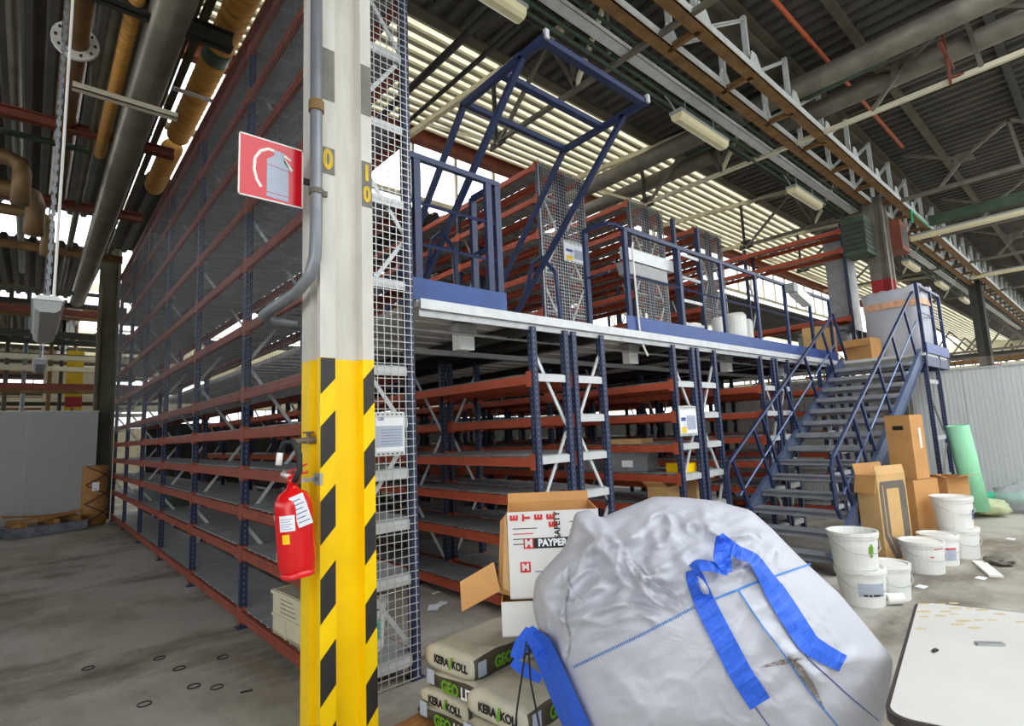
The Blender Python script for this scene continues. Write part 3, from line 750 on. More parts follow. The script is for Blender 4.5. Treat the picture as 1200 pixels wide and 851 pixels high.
# chain-hung lamps
def chain_lamp(label, x, y, z, l, w, ztop=5.58):
    t = thing('hanging_lamp', label, 'lamp', (x, y, z))
    m = MB(); m.prism([(-w, .03), (-w*.85, -.03), (-w*.5, -.05), (w*.5, -.05), (w*.85, -.03), (w, .03)], 0, l, 'y'); m.build('diffuser', 'lamp_grey', t)
    m = MB(); m.prism([(-w-.01, .03), (w+.01, .03), (w*.6, .06), (-w*.6, .06)], -.01, l+.01, 'y'); m.build('housing', 'galv_light', t)
    for yy in (.25, l-.25):
        m = MB(); zt = ztop-z; k = 0; zz = .06
        while zz < zt:
            if k % 2: m.span((-.012, -.004, zz), (.012, .004, zz+.05))
            else: m.span((-.004, -.012, zz), (.004, .012, zz+.05))
            zz += .042; k += 1
        m.build('chain', 'wire_dark', t, (0, yy, 0))
    m = MB(); m.tube([(.03, .2, .06), (.03, .2, 3.2)], .01, 6); m.build('cable', 'white_paint', t)
    return t
q = P(57, 345, z=2.62)
chain_lamp('grey chain-hung strip lamp in front of the far left partition', q.x, q.y, 2.55, 1.35, .075)
q = P(47, 420, z=3.1)
chain_lamp('small second chain-hung lamp beyond the first at the left', q.x, q.y, 3.05, 1.35, .09, 7.0)

# ================================================================== enclosing building, far clutter
ws = bpy.data.objects.new('wall_side', None); COL.objects.link(ws); ws.location = (-9.1, 0, 0); struct(ws)
for (z0, z1) in ((0, 2.2), (4.4, 7.4)):
    m = MB(); m.span((-.1, -1, z0), (.1, 60, z1)); m.build('wall_band', 'panel_grey2', ws)
ml = MB(); ml.span((-.05, -.04, 2.2), (.05, .04, 4.4)); mlm = ml.mesh('mullion', 'steel_cream')  # unseen window band, added to brighten the left rack and floor
pn = MB(); pn.span((-.004, .04, 2.2), (.004, 1.96, 4.4)); pnm = pn.mesh('pane', 'glass')
for k in range(30): link('mullion', mlm, ws, (0, -.9+k*2.0, 0)); link('pane', pnm, ws, (0, -.9+k*2.0, 0))
for nm, a, b in (('wall_back', (-9, -9.2, 0), (60, -9, 7.0)), ('wall_rear_blackout', (2.1, 15.6, 0), (45, 15.7, 2.15))):  # the rear one is a dark screen added to keep the rack depths black
    m = MB(); m.span(a, b); struct(m.build(nm, 'dark_steel' if nm == 'wall_rear_blackout' else 'panel_grey2'))
# far wall behind the left partition: solid below, ribbon windows above
wf = bpy.data.objects.new('wall_far', None); COL.objects.link(wf); wf.location = (0, 34, 0); struct(wf)
for (z0, z1) in ((0, 2.6), (3.5, 4.3), (5.2, 7.5)):
    m = MB(); m.span((-9, 0, z0), (60, .2, z1)); m.build('wall_band', 'steel_cream', wf)
clerestory(3, 34.1, -9, 30, 2.7, 3.45, 1.5)
clerestory(4, 34.1, -9, 30, 4.4, 5.15, 1.5)
we = bpy.data.objects.new('wall_end', None); COL.objects.link(we); we.location = (58, 0, 0); struct(we)
for (z0, z1) in ((0, 2.2), (3.6, 4.2), (6.0, 7.4)):
    m = MB(); m.span((0, -9, z0), (.2, 60, z1)); m.build('wall_band', 'steel_cream', we)
ml = MB(); ml.span((-.05, -.06, 2.2), (.05, .06, 6)); mlm = ml.mesh('mullion', 'steel_cream')
for k in range(30): link('mullion', mlm, we, (0, -8+k*1.6, 0))

# far beams, columns and cream panels beyond the left partition
rnd = random.Random(11)
i = 0
tones = ('steel_rust', 'dark_steel', 'steel_olive', 'steel_cream', 'rust_red')
words = ('brown', 'black', 'olive', 'cream', 'red-brown')
for y in (17.2, 18.6, 20.2, 22, 24.5, 27, 30):
    for z in (3.1, 3.75, 4.35, 4.95, 5.6):
        zz = z+rnd.uniform(-.25, .25)*(1 if y > 18 else .5); k = rnd.randrange(5); h = rnd.uniform(.05, .16)
        mb = MB(); mb.span((-9, y-.08, zz), (1.9 if y < 19 else 3.5, y+.08, zz+h))
        tag(mb.build('far_beam', tones[k]), words[k]+' beam among the far roof clutter at the left', 'beam', 'far beams beyond the left partition'); i += 1
for k, x in enumerate((-.55, -.2, .35, .62, .95)):
    pipe('far_pipe', 'vertical pipe in the far clutter above the left partition', 'pipe', [(x, 19.4+.6*k, 0), (x, 19.4+.6*k, 6.2)], .05, ('steel_olive', 'pipe_grey', 'steel_rust', 'dark_steel', 'pipe_brown')[k], 8, 'far vertical pipes at the left')
t = thing('far_column', 'peeling yellow column with a red band beyond the left partition', 'column', (P(87, 450, y=21).x, 21, 0))
m = MB(); m.span((-.2, -.1, 0), (-.05, .1, 2.9)); m.span((.05, -.1, 0), (.2, .1, 2.9)); m.span((-.2, -.1, 3.2), (.2, .1, 4.6)); m.build('shaft', 'stencil_yellow', t)
m = MB(); m.span((-.2, -.12, 2.9), (.2, .12, 3.2)); m.build('red_band', 'red_paint', t)
for k, (pa, pb) in enumerate(((52, 80), (94, 113))):
    a = P(pa, 430, y=23); b = P(pb, 430, y=23)
    mb = MB(); mb.span((a.x, 23, 0), (b.x, 23.1, a.z)); tag(mb.build('cream_panel', 'steel_cream'), ['cream wall panel left of the yellow column beyond the partition', 'cream wall panel right of the yellow column beyond the partition'][k], 'panel')

# far clutter to the right, above the ribbed wall
for k in range(26):
    y = rnd.uniform(2, 22); x = rnd.uniform(26, 50); z = rnd.uniform(2.6, 5.2); kk = rnd.randrange(4)
    mb = MB()
    if k % 3: mb.bar((x, y-6, z), (x, y+9, z+rnd.uniform(-.3, .3)), .12, rnd.uniform(.08, .2))
    else: mb.bar((x, y, 2), (x+1, y+.6, 5.6), .12, .12)
    tag(mb.build('far_beam', tones[kk]), 'distant '+words[kk]+' beam seen above the ribbed wall at the right', 'beam', 'distant beams at the right')
for k, x in enumerate((32, 36, 40, 44, 48)):
    t = thing('far_truss', 'distant roof truss number %s beyond the far column at the right' % ('one', 'two', 'three', 'four', 'five')[k], 'truss', (x, 6, 4.3))
    m = MB(); m.bar((0, -8, 0), (0, 14, 0), .1, .1); m.build('bottom_chord', 'steel_old', t)
    for j in range(10):
        m = MB(); m.bar((0, -8+j*2.2, 0), (0, -8+j*2.2+1.1, 1.5), .07, .07); m.build('strut', 'steel_old', t)
        m = MB(); m.bar((0, -8+j*2.2+2.2, 0), (0, -8+j*2.2+1.1, 1.5), .07, .07); m.build('strut', 'steel_old', t)
t = thing('orange_sign', 'small orange and red box sign on the far column at the right', 'sign', (24.14, 2.9, 2.62))
m = MB(); m.span((-.05, -.32, 0), (.05, .32, .5)); m.build('board', 'orange_pipe', t)
m = MB(); m.span((-.06, -.1, .05), (-.05, .1, .45)); m.build('stripe', 'ink_red', t)

# ================================================================== wall-mounted things on the column
CR = Vector((math.cos(YAW), -math.sin(YAW), 0)); CF = Vector((math.sin(YAW), math.cos(YAW), 0)); UPV = Vector((0, 0, 1))
def PD(px, py, depth):
    """photo pixel -> point at a horizontal distance `depth` from where the photographer stood"""
    d = fw+rt*((px-600)/FPX)+up*((425.5-py)/FPX)
    return CAM+d*(depth/(d.dot(CF)))

# grey service pipe up the column, bending behind it
zb = P(372, 300, y=PY0-.05).z
pz = [Vector((1.10, PY0-.03, 6.9)), Vector((1.10, PY0-.03, zb+.15)), Vector((1.095, PY0-.03, zb)), Vector((1.08, PY0, zb-.1)), Vector((1.05, PY0+.12, zb-.17)), Vector((1.0, PY0+.38, zb-.22)), Vector((1.0, PY0+.5, zb-.23)), Vector((1.06, PY0+.55, zb-.25)), Vector((1.2, PY0+.52, zb-.26))]
t = thing('service_pipe', 'grey metal pipe running down the column and bending back behind it', 'pipe', (1.1, PY0-.03, zb))
o = Vector((1.1, PY0-.03, zb))
m = MB(); m.tube([p-o for p in pz], .033, 14); m.build('tube', 'pipe_grey', t, smooth=True)
zc = P(374, 124, y=PY0-.05).z
m = MB(); m.tube([(0, 0, zc-zb-.03), (0, 0, zc-zb+.03)], .042, 12); m.build('coupling', 'steel_rust', t)
m = MB(); m.tube([(0, 0, .35), (0, 0, .38)], .039, 12); m.span((.03, -.01, .35), (.06, .01, .38)); m.build('clip', 'steel_old', t)

# red fire-extinguisher sign, standing out sideways from the column
SY = 2.9
pa, pb, pc, pd = P(279, 150, y=SY), P(355, 180, y=SY), P(279, 228, y=SY), P(355, 245, y=SY)
sx0, sx1 = (pa.x+pc.x)/2, (pb.x+pd.x)/2; sz0, sz1 = (pc.z+pd.z)/2, (pa.z+pb.z)/2
ww = sx1-sx0; hh = sz1-sz0
t = thing('safety_sign', 'red square fire extinguisher sign sticking out from the column', 'sign', (sx0, SY, sz0))
m = MB(); m.span((0, -.004, 0), (ww, .004, hh)); m.build('plate', 'sign_red', t)
m = MB()
for (a, b) in (((0, -.0045, 0), (ww, .0045, .008)), ((0, -.0045, hh-.008), (ww, .0045, hh)), ((0, -.0045, 0), (.008, .0045, hh)), ((ww-.008, -.0045, 0), (ww, .0045, hh))): m.span(a, b)
m.build('border', 'white_paint', t)
def pic(poly, name='pictogram', m_='white_paint', o=0):
    mm = MB(); mm.prism([(u*ww, v*hh) for u, v in poly], -.0065-o, -.004-o, 'y'); mm.build(name, m_, t)
pic([(.42, .07), (.76, .05), (.76, .64), (.69, .74), (.69, .84), (.53, .86), (.53, .76), (.42, .68)], 'cylinder_shape', 'print_grey')
pic([(.70, .76), (.83, .60), (.80, .57), (.68, .70)], 'lever_shape'); pic([(.69, .83), (.80, .77), (.80, .74), (.69, .78)], 'lever_shape')
hose = [(.54, .84), (.44, .85), (.32, .78), (.24, .64), (.23, .46), (.27, .30), (.34, .2)]
for k in range(len(hose)-1):
    (u0, v0), (u1, v1) = hose[k], hose[k+1]; dx, dy = u1-u0, v1-v0; l = math.hypot(dx, dy); nx, ny = -dy/l*.022, dx/l*.022
    pic([(u0+nx, v0+ny), (u1+nx, v1+ny), (u1-nx, v1-ny), (u0-nx, v0-ny)], 'hose_shape')
pic([(.42, .60), (.76, .56), (.76, .555), (.42, .595)], 'pictogram_line', 'ink_red', .002); pic([(.42, .15), (.76, .13), (.76, .125), (.42, .145)], 'pictogram_line', 'ink_red', .002)
m = MB(); m.span((ww-.01, .004, hh*.45), (1.14-sx0, .02, hh*.55)); m.build('bracket', 'dark_steel', t)

# red extinguisher hung on the column
ED = PY0+.1
q0 = PD(349, 672, 2.72); q1 = PD(343, 582, 2.72)
t = thing('fire_extinguisher', 'red fire extinguisher hanging on the side of the striped column', 'extinguisher', tuple(q0))
ax = (q1-q0); hh = ax.length; ax.normalize(); R_ = .088
tilt = Vector((0, 0, 1)).rotation_difference(ax).to_matrix()
def ext(mb, nm, m_, smooth=True, rot=True):
    if rot: mb.v = [tilt @ v for v in mb.v]
    return mb.build(nm, m_, t, smooth=smooth)
m = MB(); m.lathe([(0, .0), (R_*.8, .0), (R_*.93, .02), (R_, .05), (R_, hh-.05), (R_*.96, hh-.02), (R_*.75, hh+.015), (R_*.4, hh+.035), (.025, hh+.045), (.025, hh+.06), (0, hh+.06)], 28); ext(m, 'cylinder', 'ext_red')
m = MB(); m.lathe([(R_*.86, -.012), (R_*.94, .02), (R_*.94, .02), (R_*.84, -.008)], 28); ext(m, 'foot_ring', 'ext_red')
m = MB(); m.tube([(0, 0, hh+.05), (0, 0, hh+.1)], .02, 10); m.bar(tuple(-CR*.03+UPV*(hh+.1)), tuple(CR*.08+UPV*(hh+.11)), .02, .012); m.bar(tuple(-CR*.03+UPV*(hh+.115)), tuple(CR*.08+UPV*(hh+.15)), .02, .008); ext(m, 'valve', 'ext_red')
m = MB(); m.tube([tuple(-CR*.0+UPV*(hh+.09)), tuple(-CR*.045+UPV*(hh+.12))], .016, 8); ext(m, 'gauge', 'wire')
m = MB(); m.tube([tuple(CR*v[0]+UPV*v[1]-CF*.02) for v in ((.02, hh+.07), (.05, hh+.12), (.055, hh+.2), (.03, hh+.265), (-.015, hh+.27), (-.04, hh+.22))], .014, 10); ext(m, 'hose', 'rubber')
m = MB(); m.tube([tuple(CR*v[0]+UPV*v[1]-CF*.02) for v in ((-.04, hh+.22), (-.05, hh+.16))], .016, 8); ext(m, 'nozzle', 'white_paint')
def on_cyl(mb, a0, a1, z0, z1, r, k=6):
    vs = []; 
    for i in range(k+1):
        a = a0+(a1-a0)*i/k; dd = (-CF)*math.cos(a)+CR*math.sin(a)
        vs += [dd*r+UPV*z0, dd*r+UPV*z1]
    mb.add(vs, [(2*i, 2*i+2, 2*i+3, 2*i+1) for i in range(k)]); return mb
ext(on_cyl(MB(), -.42, .42, hh*.58, hh*.78, R_+.0015), 'label', 'paper')
ext(on_cyl(MB(), -.3, .1, hh*.42, hh*.54, R_+.0015), 'yellow_label', 'yellow')
ext(on_cyl(MB(), -1.2, -.95, hh*.2, hh*.32, R_+.0015), 'label', 'paper'); ext(on_cyl(MB(), -1.2, -.95, hh*.72, hh*.8, R_+.0015), 'label', 'paper')
for k in range(5): ext(on_cyl(MB(), -.36, .3-.1*(k % 2), hh*(.61+.03*k), hh*(.615+.03*k), R_+.0025), 'print_line', 'ink_blue')
m = MB(); m.prism([(-.035, 0), (.035, 0), (.035, .15), (-.035, .15)], -.002, .002, 'y'); tg = m.build('inspection_tag', 'paper', t, tuple(CR*.068-CF*.075+UPV*(hh-.13)), (0, math.radians(-20), -YAW))
for k in range(6):
    m = MB(); m.span((-.028, -.0035, .02+k*.021), (.028-.012*(k % 2), -.0025, .024+k*.021)); m.build('print_line', 'ink_blue', tg)
brk = Vector((PX0, PY0+.04, q1.z+.07))-q0
m = MB(); m.bar(tuple(UPV*(hh+.075)+CR*.02), tuple(brk), .012, .02); m.span(tuple(brk+Vector((-.01, -.06, -.03))), tuple(brk+Vector((.005, .02, .03)))); m.build('wall_hook', 'galv', t)

# valve stub on the column above the extinguisher
v0 = P(357, 516, x=1.1)
t = thing('tap_valve', 'old steel tap valve sticking out of the column above the extinguisher', 'valve', tuple(v0))
m = MB(); m.tube([(.06, .0, 0), (-.06, .02, -.005)], [.02, .014], 10); m.build('body', 'steel_old', t)
m = MB(); m.tube([(.02, 0, -.02), (.02, 0, .04)], .012, 8); m.span((.0, -.03, .035), (.04, .03, .045)); m.build('handle', 'steel_old', t)

# notices on the rack ends
def notice(label, px0, px1, py0, py1, y, head):
    a = P(px0, py0, y=y); b = P(px1, py1, y=y); w = b.x-a.x; h = a.z-b.z
    t = thing('notice_board', label, 'notice', (a.x+w/2, y, b.z))
    m = MB(); m.span((-w/2, 0, 0), (w/2, .012, h)); m.build('holder', 'galv_light', t)
    m = MB(); m.span((-w/2+.012, -.003, .03), (w/2-.012, 0, h-.04)); m.build('sheet', 'paper', t)
    m = MB(); m.span((-w*.1 if head != 'UX' else -w*.44, -.004, h*.2), (w*.42, -.003, h*.68)); m.build('printed_form', 'print_grey', t)
    if head != 'UX':
        m = MB(); m.span((-w*.42, -.004, h*.1), (-w*.16, -.003, h*.3)); m.build('yellow_field', 'yellow', t)
        m = MB(); m.span((-w*.42, -.004, h*.5), (-w*.16, -.003, h*.62)); m.build('blue_field', 'ink_blue', t)
    for k in range(6):
        m = MB(); m.span((-w*.3, -.005, h*(.26+.065*k)), (w*.36, -.0041, h*(.268+.065*k))); m.build('print_line', 'ink_blue', t)
    if head: text(head, h*.1, 'ink_blue', t, (-w*.28 if head == 'UX' else 0, -.0045, h*.84), FM, 'heading', bold=.001)
    m = MB()
    for k in range(6): m.span((-w/2+w*(.1+.15*k), -.004, h-.02), (-w/2+w*(.16+.15*k), -.002, h-.012)); m.span((-w/2+w*(.1+.15*k), -.004, .01), (-w/2+w*(.16+.15*k), -.002, .018))
    m.build('slots', 'dark_steel', t)
notice('white paper notice in a grey holder on the caged rack beside the column', 438, 475, 483, 533, RF-.075, 'UX')
notice('white notice with a yellow box on the low rack end below the mezzanine', 795, 818, 476, 510, RF-.05, '')
notice('pale blue notice on the mesh behind the raised gate', 660, 691, 281, 313, RF+BAY-.075, '')

# ================================================================== big white bulk sack in the foreground
D0 = 2.4
def smooth_poly(pts, n):
    seg = []; tot = 0
    for i in range(len(pts)):
        l = (Vector(pts[(i+1) % len(pts)])-Vector(pts[i])).length; seg.append((tot, l)); tot += l
    out = []
    for k in range(n):
        s = tot*k/n
        for i, (a, l) in enumerate(seg):
            if a <= s < a+l: out.append(Vector(pts[i]).lerp(Vector(pts[(i+1) % len(pts)]), (s-a)/l)); break
    for _ in range(1):
        out = [(out[i-1]+out[i]*2+out[(i+1) % n])/4 for i in range(n)]
    return out
SIL = [(690, 925), (662, 855), (640, 775), (624, 710), (627, 680), (644, 661), (661, 643), (668, 625), (674, 601), (692, 597), (704, 608), (722, 600), (768, 582), (800, 583), (838, 587), (880, 598), (905, 620), (936, 652), (985, 697), (1047, 772), (1042, 815), (1030, 860), (1008, 925)]
NS = 280; poly = smooth_poly(SIL, NS); CEN = Vector((838, 760))
angs = [math.atan2((p-CEN).y, (p-CEN).x) for p in poly]; rads = [(p-CEN).length for p in poly]
def rho(px, py):
    d = Vector((px, py))-CEN; a = math.atan2(d.y, d.x); best = None
    for i in range(NS):
        j = (i+1) % NS; a0, a1 = angs[i], angs[j]
        da = (a1-a0+PI) % (2*PI)-PI; db = (a-a0+PI) % (2*PI)-PI
        if da > 0 and 0 <= db <= da or da < 0 and da <= db <= 0:
            r = rads[i]+(rads[j]-rads[i])*(db/da if da else 0); return d.length/r
    return d.length/max(rads)
def seam_y(px):     # blue stitched seam across the front
    pts = [(600, 815), (672, 782), (750, 745), (815, 711), (838, 700), (900, 678), (960, 657), (1100, 610)]
    for (a, b) in zip(pts, pts[1:]):
        if a[0] <= px <= b[0]: return a[1]+(b[1]-a[1])*(px-a[0])/(b[0]-a[0])
    return pts[-1][1]
FOLDS = [((668, 690), (690, 640), 6, .05), ((690, 640), (740, 630), 7, .05), ((740, 630), (790, 625), 8, .035), ((720, 700), (775, 665), 7, .035), ((775, 665), (820, 640), 7, .04),
         ((790, 600), (840, 628), 7, .03), ((700, 615), (715, 660), 6, .045), ((672, 605), (700, 632), 5, .05), ((850, 610), (900, 640), 7, .025), ((730, 720), (800, 690), 6, .025),
         ((700, 745), (745, 735), 6, .02), ((905, 745), (960, 800), 9, .03), ((930, 765), (900, 800), 8, .028), ((870, 700), (915, 765), 6, .015), ((720, 790), (770, 850), 9, .012), ((760, 600), (770, 640), 6, .03),
         ((690, 690), (740, 680), 6, .04), ((640, 690), (668, 660), 8, .03), ((800, 655), (830, 690), 6, .025), ((955, 790), (1010, 770), 8, .02)]
def ridge(p): return (1-min(1, abs(noise.noise(p))*2.2))**2
def crumple(px, py):
    s = seam_y(px); above = max(0, min(1, (s-py)/18))
    w = noise.noise(Vector((px/70, py/70, 3)))
    p = Vector((px/75+w*.8, py/62-w*.6, 1.3))
    r1 = ridge(p); r2 = ridge(p*2.1+Vector((9, 4, 2))); r3 = ridge(p*4.3+Vector((2, 7, 5))); n1 = noise.noise(p)
    d = .014*n1+.008*r2+.004*r3+above*(.05*r1+.034*r2+.016*r3)
    q = Vector((px, py))
    for (a, b, w, h) in FOLDS:
        if px < min(a[0], b[0])-4*w or px > max(a[0], b[0])+4*w or py < min(a[1], b[1])-4*w or py > max(a[1], b[1])+4*w: continue
        a = Vector(a); b = Vector(b); ab = b-a; tt = max(0, min(1, (q-a).dot(ab)/ab.length_squared)); dd = (q-a-ab*tt).length
        d += h*.8*math.exp(-abs(dd/w)*1.3)-h*.25*math.exp(-((dd-2.2*w)/w)**2)
    return d
def front_depth(px, py, r=None):
    r = rho(px, py) if r is None else r
    r = min(r, 1)
    s = seam_y(px); above = (s-py)/120
    bulge = .46*max(0, 1-r**2.4)**.55
    f = max(0, 1-r**9)
    lean = .10*max(0, above)*f
    return D0-bulge+lean-crumple(px, py)*f*1.0
def sack_point(px, py, depth):
    return PD(px, py, depth)
sk = thing('bulk_sack', 'large crumpled white bulk sack with blue lifting straps in the foreground', 'sack', tuple(Vector((*(CR*.95+CF*2.4)[:2], 0))))
so = Vector(sk.location)
m = MB(); NR = 64; vs = []; fs = []
for side in (0, 1):
    base = len(vs)
    for k in range(NR+1):
        r = math.sin(k/NR*PI/2) if k < NR else 1.0
        for i in range(NS):
            q = CEN+(poly[i]-CEN)*r
            if side == 0: pt = PD(q.x, q.y, front_depth(q.x, q.y, r))
            else:
                pt0 = PD(q.x, q.y, D0); pt = pt0+CF*(.26*max(0, 1-r**2.6)**.5+.02*noise.noise(Vector((q.x/50, q.y/50, 7)))*max(0, 1-r**5))
            if pt.z < .012: pt.z = .012
            vs.append(pt-so)
    for k in range(NR):
        for i in range(NS):
            j = (i+1) % NS; f = (base+k*NS+i, base+k*NS+j, base+(k+1)*NS+j, base+(k+1)*NS+i)
            fs.append(f if side else f[::-1])
m.add(vs, fs); body = m.build('sack_body', 'bulk_white', sk, smooth=True)
def ribbon(path, w, name, m_, lift=.012, n=40, thick=.003, dash=False, parent=None):
    """strip lying on the sack front; path in photo pixels, w in px (number or list)"""
    pts = [Vector(p) for p in path]; L_ = [0]
    for a, b in zip(pts, pts[1:]): L_.append(L_[-1]+(b-a).length)
    def at(s, arr):
        for i in range(len(L_)-1):
            if s <= L_[i+1] or i == len(L_)-2:
                t_ = (s-L_[i])/max(1e-6, L_[i+1]-L_[i]); return arr[i]*(1-t_)+arr[i+1]*t_
    ws = [w]*len(pts) if isinstance(w, (int, float)) else w
    lf = [lift]*len(pts) if isinstance(lift, (int, float)) else lift
    cs = [at(L_[-1]*k/n, pts) for k in range(n+1)]
    for _ in range(2): cs = [cs[0]]+[(cs[i-1]+cs[i]*2+cs[i+1])/4 for i in range(1, n)]+[cs[-1]]
    mm = MB(); vs = []
    for k in range(n+1):
        tg = (cs[min(k+1, n)]-cs[max(k-1, 0)]).normalized(); nn = Vector((-tg.y, tg.x)); s = L_[-1]*k/n
        ww = at(s, ws)/2; ll = at(s, lf)
        for u in (-1, 0, 1):
            q = cs[k]+nn*(u*ww); d = front_depth(q.x, q.y)-ll
            vs.append(PD(q.x, q.y, d)-so)
        for u in (-1, 0, 1):
            q = cs[k]+nn*(u*ww); d = front_depth(q.x, q.y)-ll+thick
            vs.append(PD(q.x, q.y, d)-so)
    fs = []
    for k in range(n):
        if dash and k % 2: continue
        a = 6*k; b = 6*k+6
        fs += [(a, a+1, b+1, b), (a+1, a+2, b+2, b+1), (a+3, b+3, b+4, a+4), (a+4, b+4, b+5, a+5), (a, b, b+3, a+3), (a+2, a+5, b+5, b+2)]
    mm.add(vs, fs); return mm.build(name, m_, parent or sk)
ribbon([(891, 825), (868, 790), (845, 745), (828, 712), (815, 680), (812, 668)], [27, 27, 26, 25, 22, 18], 'lifting_strap', 'strap_blue')
ribbon([(812, 668), (818, 662), (835, 664), (853, 672)], [14, 14, 12, 6], 'lifting_strap', 'strap_blue', [.02, .06, .08, .07], 24)
ribbon([(853, 672), (846, 652), (843, 628)], [10, 22, 8], 'lifting_strap', 'strap_blue', [.07, .1, .11], 24)
ribbon([(843, 628), (862, 646), (884, 655), (896, 674), (906, 690)], [10, 15, 14, 18, 22], 'lifting_strap', 'strap_blue', [.11, .1, .06, .03, .014], 30)
ribbon([(906, 690), (922, 715), (938, 740), (948, 755), (965, 766), (988, 778)], [24, 26, 26, 25, 23, 21], 'lifting_strap', 'strap_blue')
ribbon([(684, 870), (666, 830), (650, 792), (634, 756), (620, 736)], [30, 30, 28, 26, 10], 'lifting_strap', 'strap_blue', [.04, .045, .05, .07, .08])
ribbon([(620, 736), (612, 756), (603, 772)], [8, 20, 12], 'lifting_strap', 'strap_blue', [.08, .06, .04], 20)
ribbon([(600, 776), (616, 786), (634, 797)], [10, 16, 10], 'lifting_strap', 'strap_blue', [.04, .03, .02], 16)
ribbon([(672, 782), (750, 745), (815, 711)], 3.2, 'stitched_seam', 'stitch_blue', .006, 110, dash=True)
ribbon([(838, 702), (880, 685), (950, 661)], 2.6, 'stitched_seam', 'stitch_blue', .006, 90)
ribbon([(866, 692), (885, 722), (915, 762), (948, 810), (985, 855)], 1.6, 'stitched_seam', 'stitch_blue', .006)
ribbon([(815, 700), (840, 760), (872, 810), (900, 850), (910, 860)], 1.2, 'stitched_seam', 'ink_blue', .005)
ribbon([(905, 700), (945, 770), (1000, 820), (1030, 845)], 1.2, 'stitched_seam', 'ink_blue', .005)
ribbon([(664, 660), (662, 690), (658, 720), (665, 750), (657, 790), (662, 860)], [5, 7, 6, 7, 6, 6], 'tie_tape', 'bulk_white', .014)
ribbon([(662, 678), (672, 700), (682, 706)], [4, 6, 5], 'tie_tape', 'bulk_white', .016, 16)
mat('dirt', (132, 108, 74), .8, var=.1, alpha=.3)
ribbon([(924, 770), (936, 784), (952, 806), (966, 832)], [3, 11, 8, 2], 'dirt_stain', 'dirt', .003, 20)
ribbon([(892, 782), (918, 776), (940, 772)], [2, 7, 2], 'dirt_stain', 'dirt', .003, 16)

# ================================================================== stacked cement bags and cartons left of the sack
def bag_mesh(L_, W_, H_, seed):
    nx, ny, nz = 14, 10, 5; m = MB(); idx = {}
    def pt(i, j, k):
        u, v, w = i/nx*2-1, j/ny*2-1, k/nz*2-1
        r = (1-.16*abs(v)**4)*(1-.10*abs(u)**6)
        x = u*L_/2*(1-.03*w*w); y = v*W_/2*(1-.08*w*w*abs(w)); z = H_/2+w*H_/2*r
        nn = noise.noise(Vector((u*1.8+seed*3.1, v*1.6, w+seed)))*.014
        return Vector((x+nn, y+nn*.8, z+nn*.7*(1 if w > -.9 else 0)))
    def vid(i, j, k):
        if (i, j, k) not in idx: idx[(i, j, k)] = len(m.v); m.v.append(pt(i, j, k))
        return idx[(i, j, k)]
    mi = []
    for i in range(nx):
        for j in range(ny):
            for k in (0, nz):
                q = (vid(i, j, k), vid(i+1, j, k), vid(i+1, j+1, k), vid(i, j+1, k)); m.f.append(q if k else q[::-1]); mi.append(0)
    for i in range(nx):
        for k in range(nz):
            for j in (0, ny):
                q = (vid(i, j, k), vid(i+1, j, k), vid(i+1, j, k+1), vid(i, j, k+1)); m.f.append(q if not j else q[::-1]); mi.append(1)
    for j in range(ny):
        for k in range(nz):
            for i in (0, nx):
                q = (vid(i, j, k), vid(i, j+1, k), vid(i, j+1, k+1), vid(i, j, k+1)); m.f.append(q if i else q[::-1]); mi.append(0)
    me = m.mesh('bag_body', 'cement_bag', True); me.materials.append(MATS['cement_dark']); me.polygons.foreach_set('material_index', mi); return me
th = math.radians(42)
E_ = CR*math.cos(th)-CF*math.sin(th); S_ = CR*math.sin(th)+CF*math.cos(th)
rzS = math.atan2(S_.y, S_.x)      # bag's long axis along S_ ; local -x end faces the camera-left, local -y side faces camera-right
BL, BW, BH = .56, .38, .145
def cement(label, corner, rz, seed, BH=.125, g='cement bags on the pallet'):
    """corner = lowest near corner (local -x,-y) in world"""
    c = Vector(corner); ca, sa_ = math.cos(rz), math.sin(rz)
    ctr = c+Vector((ca*BL/2-sa_*BW/2, sa_*BL/2+ca*BW/2, 0))
    t = thing('cement_bag', label, 'bag', tuple(ctr), rz, g)
    link('bag_body', bag_mesh(BL, BW, BH, seed), t)
    FE = frame3((0, -1, 0), (0, 0, 1)); FS = frame3((1, 0, 0), (0, 0, 1))
    text('KERA', .052, 'ink_black', t, (-BL/2-.006, .055, BH*.48), FE, bold=.0022, sx=.9); text('/', .07, 'ink_green', t, (-BL/2-.006, -.018, BH*.48), FE, bold=.006); text('KOLL', .052, 'ink_black', t, (-BL/2-.006, -.085, BH*.48), FE, bold=.0022, sx=.9)
    text('GEO', .075, 'ink_green', t, (-BL*.14, -BW/2-.007, BH*.5), FS, bold=.003, sx=.85); text('LITE', .075, 'paper', t, (BL*.11, -BW/2-.007, BH*.5), FS, bold=.002, sx=.85)
    m = MB(); m.span((-BL*.46, -BW/2-.006, .03), (-BL*.36, -BW/2-.003, .1)); m.build('print_panel', 'print_grey', t)
    return t
